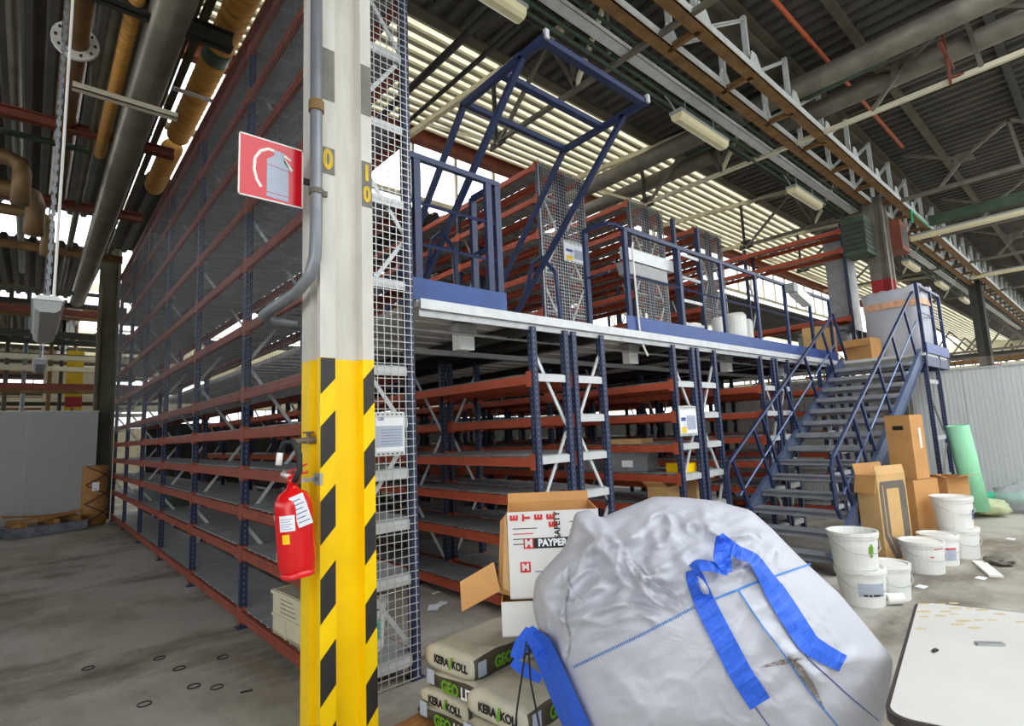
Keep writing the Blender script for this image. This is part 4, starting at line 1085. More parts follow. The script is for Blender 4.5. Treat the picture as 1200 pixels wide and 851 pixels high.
# pallet under the bags
SD = 2.82
K0 = PD(556, 783, SD); zt0 = K0.z
rz = rzS
def off(p, e, s, z): q = Vector((p.x, p.y, 0))+E_*e+S_*s; q.z = z; return q
pal = thing('wooden_pallet', 'wooden pallet under the stacked cement bags', 'pallet', tuple(off(K0, -.05, .3, 0)), rz)
for k in range(5):
    m = MB(); m.span((-.5, -.38+k*.17, .1), (.5, -.28+k*.17, .122)); m.build('top_board', 'wood', pal)
for k in (-.36, .0, .36):
    m = MB(); m.span((-.5, k-.05, .022), (.5, k+.05, .1)); m.build('stringer_block', 'wood', pal)
    m = MB(); m.span((-.5, k-.05, 0), (.5, k+.05, .022)); m.build('bottom_board', 'wood', pal)
zL = [.125, .25, .375, .5]
rE = math.atan2(E_.y, E_.x)
cement('cement bag at the top left of the stack, light end facing left', off(K0, 0, 0, .375), rz, 1)
cement('cement bag beside the blue strap, a little below the top left bag', off(K0, .43, -.1, .30), rz, 2, .12)
cement('cement bag directly under the white carton, dark side showing', off(K0, -.06, .3, .502), rE, 3, .12)
cy = cement('cement bag with dark printed side, directly under the top left bag', off(K0, -.36, -.02, .285), rE, 4, .088)
m = MB(); m.prism([(BL*.3, .02), (BL*.37, .02), (BL*.38, .05), (BL*.34, .075), (BL*.3, .05)], -BW/2-.008, -BW/2-.004, 'y'); m.build('yellow_mark', 'yellow', cy)
cement('cement bag with dark printed side below the blue strap', off(K0, .07, -.16, .208), rE, 5, .09)
cement('cement bag light end out, second from the bottom at the left', off(K0, -.02, -.03, .2), rz, 6, .084)
cement('lowest cement bag at the left of the stack, dark side out', off(K0, -.4, -.04, .124), rE, 7, .075)
cement('lowest cement bag nearest the sack, light end out', off(K0, .43, -.16, .124), rz, 8, .083)

def carton(label, o, rz, w, d, h, m_out, m_in, flaps=(), top=False, name='cardboard_box', group=None, tk=.006):
    """open carton: four walls and a bottom; flaps = (side, length, angle from upright in degrees)"""
    t = thing(name, label, 'box', tuple(o), rz, group)
    walls = {'front': ((-w/2, -d/2, 0), (w/2, -d/2+tk, h)), 'back': ((-w/2, d/2-tk, 0), (w/2, d/2, h)), 'left': ((-w/2, -d/2+tk, 0), (-w/2+tk, d/2-tk, h)), 'right': ((w/2-tk, -d/2+tk, 0), (w/2, d/2-tk, h))}
    for k, (a, b) in walls.items():
        m = MB(); m.span(a, b); ob = m.build(k+'_wall', m_out, t)
        ob.data.materials.append(MATS[m_in])
        inner = {'front': (0, 1, 0), 'back': (0, -1, 0), 'left': (1, 0, 0), 'right': (-1, 0, 0)}[k]
        cc = (Vector(a)+Vector(b))/2
        for p in ob.data.polygons:
            if (p.center-cc).dot(Vector(inner)) > tk*.4 or p.center.z > h-.001: p.material_index = 1
    m = MB(); m.span((-w/2, -d/2, 0), (w/2, d/2, tk)); m.build('bottom', m_out, t)
    if top:
        m = MB(); m.span((-w/2, -d/2, h-tk), (w/2, d/2, h)); m.build('lid', m_out, t)
    for (s, l, an) in flaps:
        a = math.radians(an); m = MB()
        if s in ('front', 'back'):
            sg = -1 if s == 'front' else 1; p0 = Vector((0, sg*d/2, h)); dv = Vector((0, sg*math.sin(a), math.cos(a))); ax = Vector((1, 0, 0)); hw = w/2
        else:
            sg = -1 if s == 'left' else 1; p0 = Vector((sg*w/2, 0, h)); dv = Vector((sg*math.sin(a), 0, math.cos(a))); ax = Vector((0, 1, 0)); hw = d/2
        nn = ax.cross(dv).normalized()*tk/2
        v = [p0-ax*hw-nn, p0+ax*hw-nn, p0+ax*hw+dv*l-nn, p0-ax*hw+dv*l-nn]; v += [q+2*nn for q in v]
        m.add(v, [(0, 1, 2, 3), (7, 6, 5, 4), (0, 4, 5, 1), (1, 5, 6, 2), (2, 6, 7, 3), (3, 7, 4, 0)])
        ob = m.build('flap', m_out, t); ob.data.materials.append(MATS[m_in]); outn = Vector(dv).cross(ax) 
        inside = -(Vector((0, sg, 0)) if s in ('front', 'back') else Vector((sg, 0, 0)))
        up_in = Vector((inside.x*math.cos(a), inside.y*math.cos(a), math.sin(a)))
        mid = p0+dv*l/2
        for p in ob.data.polygons:      # the face that was inside the closed box shows the inner colour
            if (p.center-mid).dot(up_in) > tk*.3: p.material_index = 1
    return t
zbx = .63
c0 = PD(597, 735, 2.72)
lowc = carton('white carton with a brown open flap under the printed carton', PD(648, 720, 2.86)*1.0, 0, .1, .1, .1, 'cardboard_white', 'cardboard') if 0 else None
pl = PD(600, 700, 2.72)
def base_at(px, depth, z): q = PD(px, 600, depth); return Vector((q.x, q.y, z))
rb = -YAW
o1 = base_at(650, 2.9, zbx)
t = carton('flattened white carton lying under the printed carton, brown flap sticking out left', o1, rb, .58, .36, .16, 'cardboard_white', 'cardboard')
Mi = Matrix.Rotation(-rb, 3, 'Z')
fq = [Mi @ (PD(px, py, dd)-o1) for (px, py, dd) in ((539, 682, 2.58), (578, 659, 2.72), (585, 692, 2.72), (541, 716, 2.58))]
m = MB(); m.add(fq+[q+Vector((.004, .004, -.004)) for q in fq], [(0, 1, 2, 3), (7, 6, 5, 4), (0, 4, 5, 1), (1, 5, 6, 2), (2, 6, 7, 3), (3, 7, 4, 0)]); m.build('flap', 'cardboard', t)
text('SAFETY', .035, 'ink_black', t, (-.1, -.1815, .08), frame3((0, 0, 1), (-1, 0, 0)), bold=.001)
o2 = base_at(645, 2.93, zbx+.163)
top_z = PD(593, 601, 2.74).z
h2 = top_z-o2.z
t = carton('open printed white carton with red and black lettering beside the sack', o2, rb, .45, .37, h2, 'cardboard_white', 'cardboard', flaps=(('back', .05, 12),))
m = MB(); m.prism([(-.285, .02), (-.228, .0), (-.228, h2-.01), (-.262, h2-.05)], -.13, -.124, 'y'); m.build('flap', 'cardboard', t)
m = MB(); m.prism([(-.262, .05), (-.228, .03), (-.228, h2-.01), (-.24, h2-.03)], -.16, -.154, 'y'); m.build('flap', 'cardboard_pale', t)
FR = frame3((1, 0, 0), (0, 0, 1)); yf = -.37/2-.001
m = MB(); m.span((-.1, yf-.001, h2*.57), (.2, yf, h2*.69)); m.build('black_band', 'ink_black', t)
m = MB(); m.span((-.15, yf-.001, h2*.57), (-.1, yf, h2*.69)); m.build('red_mark', 'ink_red', t)
text('M', .05, 'cardboard_white', t, (-.125, yf-.002, h2*.63), FR, bold=.002)
text('PAYPER', .046, 'paper', t, (-.008, yf-.002, h2*.63), FR, bold=.002, sx=.9)
m = MB(); m.span((-.17, yf-.001, h2*.3), (-.12, yf, h2*.42)); m.build('red_mark', 'ink_red', t)
text('M', .045, 'cardboard_white', t, (-.145, yf-.002, h2*.36), FR, bold=.002)
for k, (s_, x, z, rr) in enumerate((('E', -.19, .93, 1), ('T', -.13, .93, 1), ('E', -.07, .93, 1), ('E', -.01, .93, 1), ('E', .0, .84, 1))):
    text(s_, .05, 'ink_red', t, (x, yf-.002, h2*z), frame3((0, 0, 1), (-1, 0, 0)) if rr else FR, bold=.003)
text('SAFETY', .04, 'ink_black', t, (.02, yf-.002, h2*.83), frame3((0, 0, 1), (-1, 0, 0)), bold=.001)
for k, (x0, x1, z) in enumerate(((-.2, -.08, .8), (-.2, -.1, .74), (-.2, -.06, .68), (.08, .22, .86), (.08, .2, .76), (-.1, .06, .3), (-.2, -.05, .62))):
    m = MB(); m.span((x0, yf-.001, h2*z), (x1, yf, h2*z+.004)); m.build('print_line', ('ink_red' if k == 1 else 'ink_blue' if k % 2 else 'dark_steel'), t)
m = MB(); m.bar((.09, yf-.001, h2*.6), (.2, yf-.001, h2*.72), .001, .003); m.bar((.09, yf-.001, h2*.72), (.2, yf-.001, h2*.6), .001, .003); m.build('print_cross', 'dark_steel', t)

ck = thing('black_cord', 'thin black cords hanging over the cement bags below the blue strap', 'cord', tuple(PD(615, 851, 2.28)))
for k, pp in enumerate((((617, 752), (612, 790), (606, 830), (603, 862)), ((619, 756), (622, 800), (630, 840), (634, 862)))):
    m = MB(); m.tube([PD(px, py, 2.27)-Vector(ck.location) for px, py in pp], .004, 6); m.build('cord', 'rubber', ck)

# ================================================================== white table at the lower right
TZ = .73
A = P(1034, 838, z=TZ); B = P(1073, 704, z=TZ)
u = (B-A); LT = u.length; u.normalize(); v = Vector((.26, -.965, 0)).normalized()
tb = thing('folding_table', 'white laminate table with dark rounded edge at the lower right', 'table', (A.x, A.y, 0))
def tpt(a, b): q = u*a+v*b; return (q.x, q.y)
def rounded(L0, L1, W0, W1, r):
    pts = []
    for (cx, cy, a0) in ((L0+r, W0+r, 180), (L1-r, W0+r, 270), (L1-r, W1-r, 0), (L0+r, W1-r, 90)):
        for k in range(9):
            a = math.radians(a0+k*11.25); pts.append((cx+r*math.cos(a), cy+r*math.sin(a)))
    return pts
out = rounded(0, LT, 0, .8, .075); inn = rounded(.012, LT-.012, .012, .788, .066)
m = MB(); m.prism([tpt(*p) for p in out], TZ-.032, TZ-.002, 'z'); m.build('edge_band', 'table_edge', tb)
m = MB(); m.prism([tpt(*p) for p in inn], TZ-.03, TZ, 'z'); m.build('table_top', 'table_white', tb)
for (a, b) in ((.12, .1), (LT-.12, .1), (.12, .7), (LT-.12, .7)):
    q = tpt(a, b); m = MB(); m.tube([(q[0], q[1], 0), (q[0], q[1], TZ-.03)], .018, 10); m.build('leg', 'dark_steel', tb)
mat('stain', (204, 184, 146), .6, var=.1)
rs = random.Random(5)
stp = [(1082, 708), (1103, 708), (1118, 707), (1120, 713), (1136, 713), (1151, 715), (1083, 717), (1108, 717), (1083, 723), (1102, 722), (1118, 720), (1129, 728), (1147, 727), (1163, 727), (1079, 737), (1122, 732), (1142, 736), (1172, 720), (1195, 729)]
for (px, py) in stp:
    q = P(px, py, z=TZ)-A; r = rs.uniform(.012, .022)
    mm = MB(); mm.prism([(r*1.3*math.cos(k*PI/5)*(1+.2*rs.random()), r*.6*math.sin(k*PI/5)*(1+.2*rs.random())) for k in range(10)], 0, .0006, 'z'); mm.build('glue_stain', 'stain', tb, (q.x, q.y, TZ), (0, 0, -YAW))
q = P(1160, 756, z=TZ); mm = MB(); mm.box((0, 0, .004), (.09, .025, .008)); tag(mm.build('metal_strip', 'galv', None, (q.x, q.y, TZ+.0006), (0, 0, -.9)), 'small metal strip lying on the white table', 'metal strip')
q = P(1096, 764, z=TZ); mm = MB(); mm.prism([(-.02, 0), (.015, -.008), (.022, .004), (-.005, .01)], 0, .006, 'z'); tag(mm.build('dark_chip', 'rubber', None, (q.x, q.y, TZ+.0006)), 'small dark chip lying on the white table', 'chip')

# ================================================================== buckets
def bucket(label, p, rt_=.185, h=.3, m_='bucket_white', lid=True, mark=None, ha=0, group='white plastic buckets', tag_=True):
    t = thing('plastic_bucket', label, 'bucket', tuple(p), ha, group); rb_ = rt_*.86
    m = MB(); m.lathe([(0, .0), (rb_, 0), (rb_+.003, .01), (rt_*.97, h*.84), (rt_*1.03, h*.84), (rt_*1.03, h*.88), (rt_*.98, h*.88), (rt_, h-.02), (rt_*.97, h-.02), (rt_*.96, h*.6), (0, h*.55)], 28); m.build('body', m_, t, smooth=False)
    if lid:
        m = MB(); m.lathe([(0, h-.012), (rt_*.9, h-.012), (rt_*.93, h), (rt_*1.05, h), (rt_*1.05, h-.03), (rt_*1.01, h-.03), (rt_*1.0, h-.012)], 28); m.build('lid', m_, t)
    else:
        m = MB(); m.lathe([(rt_*.97, h-.03), (rt_*1.05, h-.03), (rt_*1.05, h), (rt_*.98, h), (rt_*.97, h-.03)], 28); m.build('rim', m_, t)
    m = MB(); pts = []
    for k in range(9):
        a = math.radians(-100+k*25)+rzb; pts.append((rt_*1.06*math.cos(a)*1.0, rt_*1.06*math.sin(a), h*.86-.13*math.sin(k/8*PI)))
    m.tube(pts, .004, 5); m.build('handle', 'wire', t)
    if mark:
        for (m2, a0, a1, z0, z1) in mark:
            mb = MB(); k = 6; vs = []
            for i in range(k+1):
                a = a0+(a1-a0)*i/k; dd = (-CF)*math.cos(a)+CR*math.sin(a)
                for z in (z0, z1): vs.append(dd*(rb_+.003+(rt_*.97-rb_)*z/(h*.84)+.0015)+UPV*z)
            mb.add(vs, [(2*i, 2*i+2, 2*i+3, 2*i+1) for i in range(k)]); mb.build('label', m2, t)
    return t
rzb = math.atan2(-CF.y, -CF.x)
def fp(px, py): return P(px, py, z=0)
lines = [('print_grey', -.7, .5, .09, .2), ('ink_black', -.5, .4, .095, .11)]
b = fp(1012, 706); bucket('lower white bucket of the front pair, printed label and wire handle', b, .19, .3, mark=lines)
bucket('upper white bucket of the front pair, green splash on its side', b+UPV*.301-CR*.03, .19, .31, lid=False, mark=[('ink_green', .1, .35, .14, .2), ('ink_green', .18, .3, .11, .22)])
b = fp(1050, 705); bucket('white bucket right beside the front stacked pair', b+CF*.12+CR*.04, .17, .3)
b = fp(1086, 670); bucket('white bucket with red scrawl in front of the emblem carton', b+CF*.02, .19, .31, mark=[('ink_red', -.1, .5, .25, .265), ('ink_red', -.3, -.12, .17, .18)])
b = fp(1116, 664); bucket('white bucket with red printed text next to the red-scrawled bucket', b+CF*.15, .18, .31, mark=[('print_grey', -.6, .3, .06, .18), ('ink_red', -.4, .3, .17, .19)])
b = fp(1127, 652); bucket('lower white bucket of the rear stack by the green foam', b, .185, .32)
bucket('upper white bucket of the rear stack by the green foam', b+UPV*.321-CR*.03, .19, .34, lid=True, mark=[('ink_blue', .5, .95, .1, .2)])
q = fp(1049, 709); mm = MB(); mm.tube([(-.07, 0, .05), (.07, 0, .05)], .045, 14); t = thing('paper_roll', 'small white paper roll on the floor by the front buckets', 'roll', tuple(q), -YAW); mm.build('roll', 'bucket_white', t); mm = MB(); mm.tube([(-.073, 0, .05), (.073, 0, .05)], .015, 8); mm.build('core', 'dark_steel', t)

# bucket with a teal label inside the caged rack
t = bucket('white and teal paint bucket standing inside the caged rack end', Vector((1.77, RF+.3, .17)), .17, .36, mark=[('teal', -1.2, 1.2, .08, .22), ('ink_blue', -1.2, 1.2, .27, .285)], group=None)
# cream crate in the caged rack
cp = Vector((1.62, 4.25, .168)); t = thing('plastic_crate', 'cream plastic crate on the bottom shelf of the caged rack', 'crate', tuple(cp), .06)
m = MB(); w, d, h = .3, .5, .32
m.span((-w/2, -d/2, 0), (w/2, d/2, .02)); m.span((-w/2, -d/2, 0), (-w/2+.01, d/2, h)); m.span((w/2-.01, -d/2, 0), (w/2, d/2, h)); m.span((-w/2, -d/2, 0), (w/2, -d/2+.01, h)); m.span((-w/2, d/2-.01, 0), (w/2, d/2, h)); m.build('shell', 'crate_cream', t)
m = MB(); m.span((-w/2-.012, -d/2-.012, h-.03), (w/2+.012, d/2+.012, h-.005)); m.span((-w/2-.01, -d/2-.01, h*.42), (-w/2, d/2, h*.47)); m.span((-w/2-.008, -.0, 0), (-w/2, .015, h*.42)); m.build('ribs', 'crate_cream', t)
m = MB()
for k in range(9): m.span((-w/2+.03+k*.027, -d/2-.004, .03), (-w/2+.045+k*.027, -d/2, h*.8))
m.build('vent_slots', 'steel_rust', t)
for k in range(5): 
    m = MB(); m.span((-w/2-.003, -.16+.02*k, h*.58+.03*k-.01), (-w/2, .1, h*.58+.03*k-.006)); m.build('vent_line', 'dark_steel', t)

# ================================================================== cartons and rubbish by the stair foot
K = fp(1040, 664)
rk = math.radians(-20)
KX = Vector((math.cos(rk), math.sin(rk), 0)); KY = Vector((-math.sin(rk), math.cos(rk), 0))
t = carton('open carton with a dark arch-shaped emblem leaning by the stair', K+KX*.23+KY*.12, rk, .46, .24, .95, 'cardboard_pale', 'cardboard', flaps=(('left', .2, 165), ('back', .12, 12), ('front', .1, -12)))
# emblem on the front face: a dark outlined shield
FR2 = frame3((1, 0, 0), (0, 0, 1)); yk = -.121
mat('emblem_grey', (106, 98, 90), .8, var=.08)
em = [(-.19, .88), (.19, .88), (.21, .8), (.21, .3), (.08, .06), (-.08, .06), (-.21, .3), (-.21, .8)]; ei = [(-.1, .8), (.1, .8), (.1, .36), (.05, .22), (.05, .5), (-.02, .5), (-.02, .3), (-.1, .36)]
m = MB(); m.prism(em, yk-.001, yk, 'y'); m.build('emblem', 'emblem_grey', t)
m = MB(); m.prism([(-.1, .8), (.1, .8), (.1, .3), (.05, .22), (-.1, .3)], yk-.002, yk-.001, 'y'); m.build('emblem', 'cardboard_pale', t)
m = MB(); m.prism([(-.16, .84), (-.15, .84), (-.15, .34), (-.05, .12), (-.06, .12), (-.16, .33)], yk-.002, yk-.001, 'y'); m.build('emblem', 'cardboard_pale', t)
K3 = Vector((7.76, 1.76, 0))
carton('brown carton standing between the emblem carton and the buckets', K3+KX*.22+KY*.16, rk, .44, .32, .83, 'cardboard', 'cardboard', top=True)
k2 = K3+KX*.2+KY*.15+UPV*.832
t = carton('tall brown carton with a hand hole on top of the other cartons', k2, rk+.1, .28, .28, .76, 'cardboard', 'cardboard', top=True)
m = MB(); m.span((-.143, -.06, .58), (-.14, .06, .63)); m.build('hand_hole', 'rubber', t)
m = MB(); m.span((.02, -.143, .36), (.06, -.14, .6)); m.build('white_label', 'paper', t)
K4 = Vector((8.75, 1.62, 0))
carton('brown carton with a drooping lid flap behind the rear buckets', K4+KX*.2+KY*.16, rk, .44, .32, .78, 'cardboard', 'cardboard', flaps=(('front', .14, 80), ('left', .2, 75)))
ga = fp(1152, 612)+Vector((.35, .1, 0)); t = thing('foam_roll', 'pale green foam sheet roll leaning near the ribbed wall', 'roll', tuple(ga))
gtop = PD(1122, 508, ga.dot(CF))-ga
m = MB(); axv = gtop; l = axv.length; pts = []
uu = axv.normalized(); n1 = uu.cross(CF).normalized(); n2 = uu.cross(n1)
ring = []
for k in range(22):
    a = k/21*2*PI*1.35; r = .17-.05*k/21; ring.append(n1*(r*math.cos(a))+n2*(r*math.sin(a)))
vs = [q for q in ring]+[q+axv for q in ring]
m.add(vs, [(k, k+1, 22+k+1, 22+k) for k in range(21)]); ob = m.build('rolled_sheet', 'foam_green', t, (0, 0, .12), smooth=True)
sm_ = ob.modifiers.new('thickness', 'SOLIDIFY'); sm_.thickness = .012
q = fp(1158, 607)
def blob(name, label, cat, loc, sx, sy, sz, m_, seed, amp=.25, group=None):
    m = MB(); nu, nv = 20, 12; vs = []
    for j in range(nv+1):
        ph = -PI/2+PI*j/nv
        for i in range(nu):
            a = 2*PI*i/nu; p = Vector((math.cos(ph)*math.cos(a), math.cos(ph)*math.sin(a), math.sin(ph)))
            k = 1+amp*noise.noise(p*2+Vector((seed, seed*2, 0)))+amp*.6*noise.noise(p*5+Vector((seed, 1, 0)))
            vs.append((p.x*sx*k, p.y*sy*k, max(0, sz+p.z*sz*k)))
    m.add(vs, [(j*nu+i, j*nu+(i+1) % nu, (j+1)*nu+(i+1) % nu, (j+1)*nu+i) for j in range(nv) for i in range(nu)])
    return tag(m.build(name, m_, None, tuple(loc), smooth=True), label, cat, group)
mat('bag_green', (206, 214, 170), .4, var=.08, transl=.2)
blob('plastic_bag', 'yellow-green plastic bag on the floor beside the foam roll', 'bag', q+Vector((.25, 0, 0)), .3, .24, .13, 'bag_green', 1)
q = fp(1194, 602); blob('clear_bag', 'clear plastic bag of rubbish at the foot of the ribbed wall', 'bag', q+Vector((.3, -.1, 0)), .42, .4, .22, 'film', 4)
q2 = PD(1145, 580, 8.6); q3 = PD(1172, 588, 8.2)
t = thing('plastic_tube', 'bright teal plastic tube lying behind the rubbish bags', 'tube', tuple(fp(1165, 594)))
m = MB(); m.tube([(.15, .25, .12), (.45, -.45, .1)], .1, 16, cap=False); ob = m.build('tube', 'tube_teal', t, smooth=True)
blob('debris_pile', 'small heap of grey debris on the floor right of the buckets', 'debris', fp(1172, 660), .16, .12, .03, 'steel_old', 8, .6)
q = fp(1157, 668); mm = MB(); mm.box((0, 0, .012), (.62, .11, .02)); tag(mm.build('white_board', 'white_paint', None, tuple(q), (0, 0, .35)), 'white board lying flat on the floor right of the buckets', 'board')
for k, (px, py) in enumerate(((1080, 688), (1150, 678), (1185, 632))):
    mm = MB(); mm.prism([(-.06, -.03), (.05, -.04), (.07, .03), (-.03, .05)], 0, .004, 'z'); tag(mm.build('paper_scrap', 'paper', None, tuple(fp(px, py))), ['paper scrap on the floor left of the table', 'paper scrap on the floor beyond the table', 'paper scrap on the floor near the ribbed wall'][k], 'paper')

# papers in the first aisle
for k, (px, py, a, w, d) in enumerate(((513, 711, .4, .22, .09), (508, 714, .9, .2, .1), (511, 697, .1, .12, .05))):
    q = fp(px, py); mm = MB(); vs = []
    for i in range(7):
        for j in (0, 1): vs.append((-w/2+w*i/6, (j-.5)*d, .003+.004*k+.012*abs(math.sin(i*1.3+k))))
    mm.add(vs, [(2*i, 2*i+2, 2*i+3, 2*i+1) for i in range(6)]); tag(mm.build('loose_paper', 'paper', None, tuple(q), (0, 0, a)), ['larger white paper sheet on the aisle floor', 'white paper sheet crossing under another on the aisle floor', 'small white paper scrap farther up the aisle floor'][k], 'paper')

# rubber rings on the left floor
rp = [(103, 784), (187, 772), (210, 784), (261, 771), (227, 805), (254, 806), (169, 826)]
rl = ['leftmost black ring on the floor', 'black ring on the floor, upper middle of the group', 'black ring with a scuffed edge in the middle of the group', 'black ring on the floor nearest the caged rack', 'black ring on the floor, left of the lower pair', 'black ring on the floor, right of the lower pair', 'black ring on the floor lowest in the photo']
for (px, py), lb in zip(rp, rl):
    q = fp(px, py); mm = MB(); mm.tube([(.037*math.cos(k*PI/12), .037*math.sin(k*PI/12), .004) for k in range(24)], .004, 6, closed=True)
    tag(mm.build('rubber_ring', 'rubber', None, tuple(q), smooth=True), lb, 'ring', 'black rings scattered on the left floor')
q = fp(289, 811); mm = MB(); mm.box((0, 0, .004), (.07, .012, .008)); tag(mm.build('dark_strip', 'rubber', None, tuple(q), (0, 0, -.3)), 'short dark strip on the floor right of the rings', 'strip')

# ================================================================== far left: wrapped goods, cardboard roll
q = fp(122, 614); t = thing('cardboard_roll', 'tall brown roll bound with crossed dark straps by the left partition', 'roll', tuple(Vector((1.12, 15.1, 0))))
m = MB(); m.lathe([(0, 0), (.22, 0), (.23, .03), (.23, 1.22), (.21, 1.25), (0, 1.25)], 24); m.build('roll_body', 'wood', t, smooth=True)
for s in (-1, 1):
    for k in range(3):
        m = MB(); m.tube([(.235*math.cos(a), .235*math.sin(a), .05+.4*k+.4*(i/12)) for i, a in ((i, s*(i/12*PI)-PI*.75 if s > 0 else -(i/12*PI)+PI*.25) for i in range(13))], .012, 5); m.build('strap', 'rubber', t)
m = MB(); m.span((-.06, -.242, .72), (.06, -.232, .9)); m.build('label', 'paper', t)
wq = fp(30, 628)
t = thing('wooden_pallet', 'broken wooden pallet by the left partition', 'pallet', tuple(fp(48, 622)+Vector((.0, -.5, 0))), .3)
for k in range(5):
    m = MB(); m.box((0, -.3+k*.15, .3+.03*(k % 2)), (1.1, .1, .03), Matrix.Rotation(.08*(k-2), 3, 'Y')); m.build('board', 'wood', t)
for k in (-.4, .1, .45):
    m = MB(); m.box((k, 0, .24), (.1, .8, .09)); m.build('block', 'wood', t)
m = MB(); m.box((0, 0, .1), (1.2, .9, .18)); mat('wrap', (120, 124, 132), .25, var=.25, scale=7); m.build('base', 'wrap', t)
mat('wrap', (120, 124, 132), .25, var=.25, scale=7)
blob('wrapped_bundle', 'dark plastic-wrapped bundle at the left edge of the floor', 'bundle', fp(8, 632)+Vector((-.85, -.1, 0)), .6, .42, .22, 'wrap', 3, .3)
blob('plastic_film', 'loose clear film heaped over the pallet at the left edge', 'film', fp(30, 620)+Vector((-.35, .4, .38)), .5, .35, .16, 'film', 6, .5)

# ================================================================== goods on racks and mezzanine
def tote(label, p, rz, w=.55, d=.36, h=.26, m_='tote_grey'):
    t = thing('plastic_tote', label, 'crate', tuple(p), rz)
    m = MB(); m.span((-w/2, -d/2, 0), (w/2, d/2, .012)); m.span((-w/2, -d/2, 0), (w/2, -d/2+.012, h)); m.span((-w/2, d/2-.012, 0), (w/2, d/2, h)); m.span((-w/2, -d/2, 0), (-w/2+.012, d/2, h)); m.span((w/2-.012, -d/2, 0), (w/2, d/2, h)); m.build('shell', m_, t)
    m = MB(); m.span((-w/2-.015, -d/2-.015, h-.05), (w/2+.015, -d/2, h)); m.span((-w/2-.015, -d/2, h-.05), (-w/2, d/2, h)); m.span((w/2, -d/2, h-.05), (w/2+.015, d/2, h))
    for k in range(5): m.span((-w/2+.04+k*(w-.1)/4, -d/2-.01, 0), (-w/2+.055+k*(w-.1)/4, -d/2, h-.05))
    m.build('rim', m_, t)
    m = MB(); m.span((-.08, -d/2-.014, .06), (.06, -d/2-.011, .14)); m.build('label', 'paper', t)
    return t
SHZ = .045
q = P(752, 550, x=5.6); tote('grey ribbed tote on the rack shelf below the white notice', (5.655, 4.15, 1.0+SHZ+.002), math.radians(-75), .5, .34, .24)
tote('grey tote pushed back on the rack shelf beside the ribbed tote', (5.655, 4.95, 1.0+SHZ+.002), math.radians(-80), .44, .34, .2, 'lamp_grey')
mm = MB(); mm.box((0, 0, .03), (.3, .5, .06)); tag(mm.build('flat_parcel', 'cardboard_pale', None, (5.66, 4.2, 1.34+SHZ+.001), (0, 0, .1)), 'flat tan parcel on the rack shelf above the totes', 'parcel')
carton('small brown carton on the low shelf right of the grey tote', (5.66, 3.75, .64+SHZ+.002), .1, .3, .26, .2, 'cardboard_pale', 'cardboard', flaps=(('left', .12, 60),))
carton('brown carton low in the rack behind the stair foot rail', (6.18, 3.72, .64+SHZ+.002), .15, .32, .3, .24, 'cardboard_pale', 'cardboard', flaps=(('front', .14, 100),))
mm = MB(); mm.box((0, 0, .05), (.22, .26, .1)); tag(mm.build('yellow_box', 'yellow', None, (5.75, 3.55, 1.0+SHZ+.001)), 'small yellow box on the shelf behind the white notice', 'box')
mm = MB(); mm.span((0, 0, 0), (.34, .5, .3)); tag(mm.build('green_box', 'steel_green', None, (1.58, 9.8, .64+SHZ+.001)), 'dark green box on the second shelf of the caged rack', 'box')
mm = MB(); mm.span((0, 0, 0), (.34, .5, .28)); tag(mm.build('grey_box', 'tote_grey', None, (1.58, 11.8, .64+SHZ+.001)), 'grey box far along the second shelf of the caged rack', 'box')

# white bulk sack and cartons at the head of the stair
t = thing('bulk_sack', 'white bulk sack with an orange printed band on the stair landing', 'sack', (11.98, 2.62, MZ))
m = MB(); NSS = 36; prof = [(0, .0), (.5, 0), (.56, .05), (.59, .4), (.6, 1.0), (.63, 1.2), (.6, 1.26), (.5, 1.18), (.3, 1.1), (0, 1.08)]
vs = []
for (r, z) in prof:
    for k in range(NSS):
        a = 2*PI*k/NSS; sq = 1/max(abs(math.cos(a)), abs(math.sin(a)))**.5
        nn = noise.noise(Vector((math.cos(a)*2, math.sin(a)*2, z*3)))*.05+noise.noise(Vector((math.cos(a)*6, math.sin(a)*6, z*6+3)))*.03*(1 if z > .3 else .3)
        vs.append(((r*sq*.82+nn*(r > .1))*math.cos(a), (r*sq*.82+nn*(r > .1))*math.sin(a), max(0, z+(nn*1.6 if z > 1.1 else 0))))
m.add(vs, [(j*NSS+i, j*NSS+(i+1) % NSS, (j+1)*NSS+(i+1) % NSS, (j+1)*NSS+i) for j in range(len(prof)-1) for i in range(NSS)])
m.build('sack_body', 'bulk_white', t, smooth=True)
mat('band_orange', (222, 168, 130), .6, var=.2, scale=12)
m = MB(); vs = []
for z in (.9, 1.02):
    for k in range(NSS):
        a = 2*PI*k/NSS; sq = 1/max(abs(math.cos(a)), abs(math.sin(a)))**.5; nn = noise.noise(Vector((math.cos(a)*2, math.sin(a)*2, z*3)))*.05+noise.noise(Vector((math.cos(a)*6, math.sin(a)*6, z*6+3)))*.03
        r = (.6*sq*.82+nn)+.012; vs.append((r*math.cos(a), r*math.sin(a), z))
m.add(vs, [(i, (i+1) % NSS, NSS+(i+1) % NSS, NSS+i) for i in range(NSS)]); m.build('printed_band', 'band_orange', t, smooth=True)
carton('closed tan carton with green tape at the head of the stair', (11.3, 3.75, MZ+.001), .2, .5, .5, .72, 'cardboard_pale', 'cardboard', top=True)
carton('open brown carton beside the sack at the head of the stair', (11.3, 3.06, MZ+.001), -.2, .36, .46, .38, 'cardboard', 'cardboard', flaps=(('left', .16, 150),))
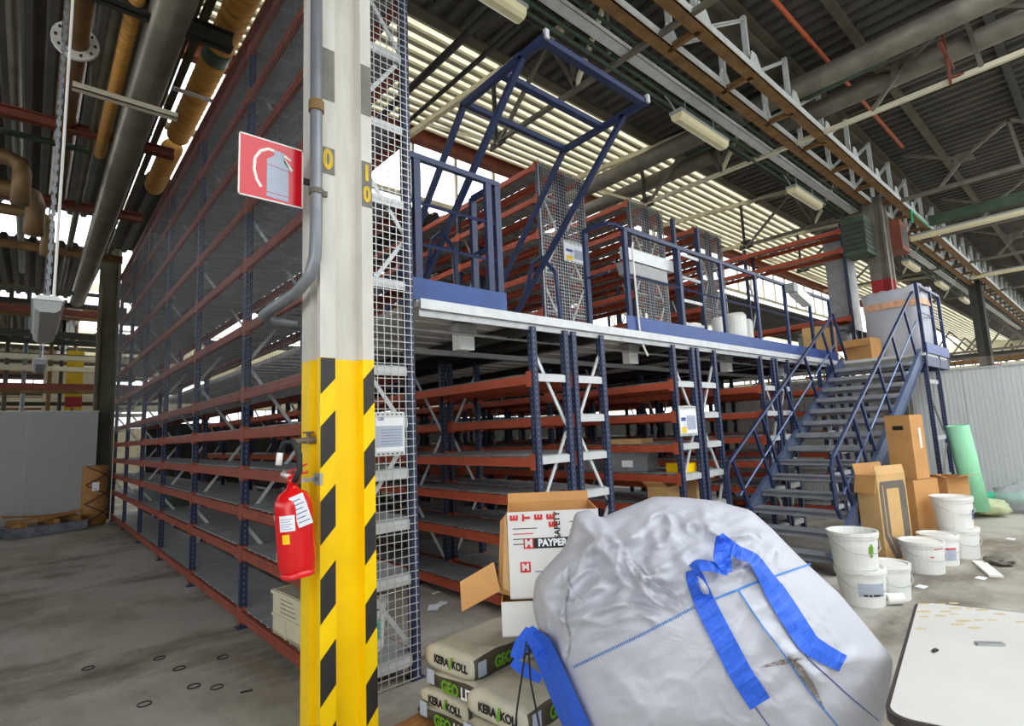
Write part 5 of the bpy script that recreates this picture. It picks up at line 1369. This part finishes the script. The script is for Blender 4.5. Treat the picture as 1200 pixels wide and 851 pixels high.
for k, (px, w) in enumerate(((843, .2), (864, .3), (878, .17))):
    q = P(px, 380, y=3.65); mm = MB(); h = (.46, .58, .54)[k]; mm.lathe([(0, 0), (w/2, 0), (w/2, h-.04), (w/2-.03, h), (0, h)], 20)
    tag(mm.build('white_drum', 'bucket_white', None, (q.x, 3.65+.02*k, MZ+.001)), ['short white drum behind the long guard rail', 'tall white drum behind the long guard rail', 'narrow white drum right of the tall one behind the rail'][k], 'drum')
q = P(936, 357, y=3.9); t = thing('lamp_unit', 'white boxy lamp unit on the guard rail near the stair head', 'lamp', (9.35, RY-.05, RT-.16))
m = MB(); m.box((0, -.05, 0), (.55, .14, .16), Matrix.Rotation(.25, 3, 'Y')); m.build('body', 'white_paint', t)
m = MB(); m.box((-.34, -.05, .09), (.14, .14, .14)); m.build('head', 'lamp_grey', t)
t = thing('wrapped_box', 'dark box under clear film on the foil-ended upper rack', 'box', (12.33, 4.0, 3.0+SHZ+.002))
m = MB(); m.span((-.2, -.45, 0), (.2, .45, .26)); m.build('body', 'tote_grey', t)
b_ = blob('film_cover', 'x', 'film', (0, 0, .25), .22, .45, .1, 'film', 2, .4); b_.parent = t; del b_['label']; del b_['category']
# white panel frame and ladder frame behind the long rail
t = thing('white_trunking', 'white trunking with a strip lamp fixed behind the long guard rail', 'lamp', (4.83, RY+.06, 3.45))
m = MB(); m.span((0, 0, 0), (1.0, .05, .14)); m.build('trunking', 'galv_light', t)
m = MB(); m.prism([(.0, -.16), (.12, -.16), (.15, -.02), (.0, -.02)], .05, .85, 'x'); m.build('strip_lamp', 'lamp_grey', t)
t = thing('conduit_drop', 'thin white conduit running down the post right of the gate', 'conduit', (4.86, RY-.05, 2.35))
m = MB(); m.tube([(0, 0, 1.25), (-.02, 0, 1.18), (.0, 0, .4), (.02, 0, .15), (.12, 0, .0)], .012, 6); m.build('tube', 'white_paint', t)
t = thing('shelf_ladder', 'dark ladder frame with white rungs on the mezzanine behind the rail', 'ladder', (6.35, 3.75, MZ))
for x in (0, .62):
    m = MB(); m.span((x-.025, -.025, 0), (x+.025, .025, 1.75)); m.build('side_rail', 'rack_blue', t)
for k in range(4):
    m = MB(); m.span((0, -.01, .3+k*.32), (.62, .01, .34+k*.32)); m.build('rung', 'galv_light', t)
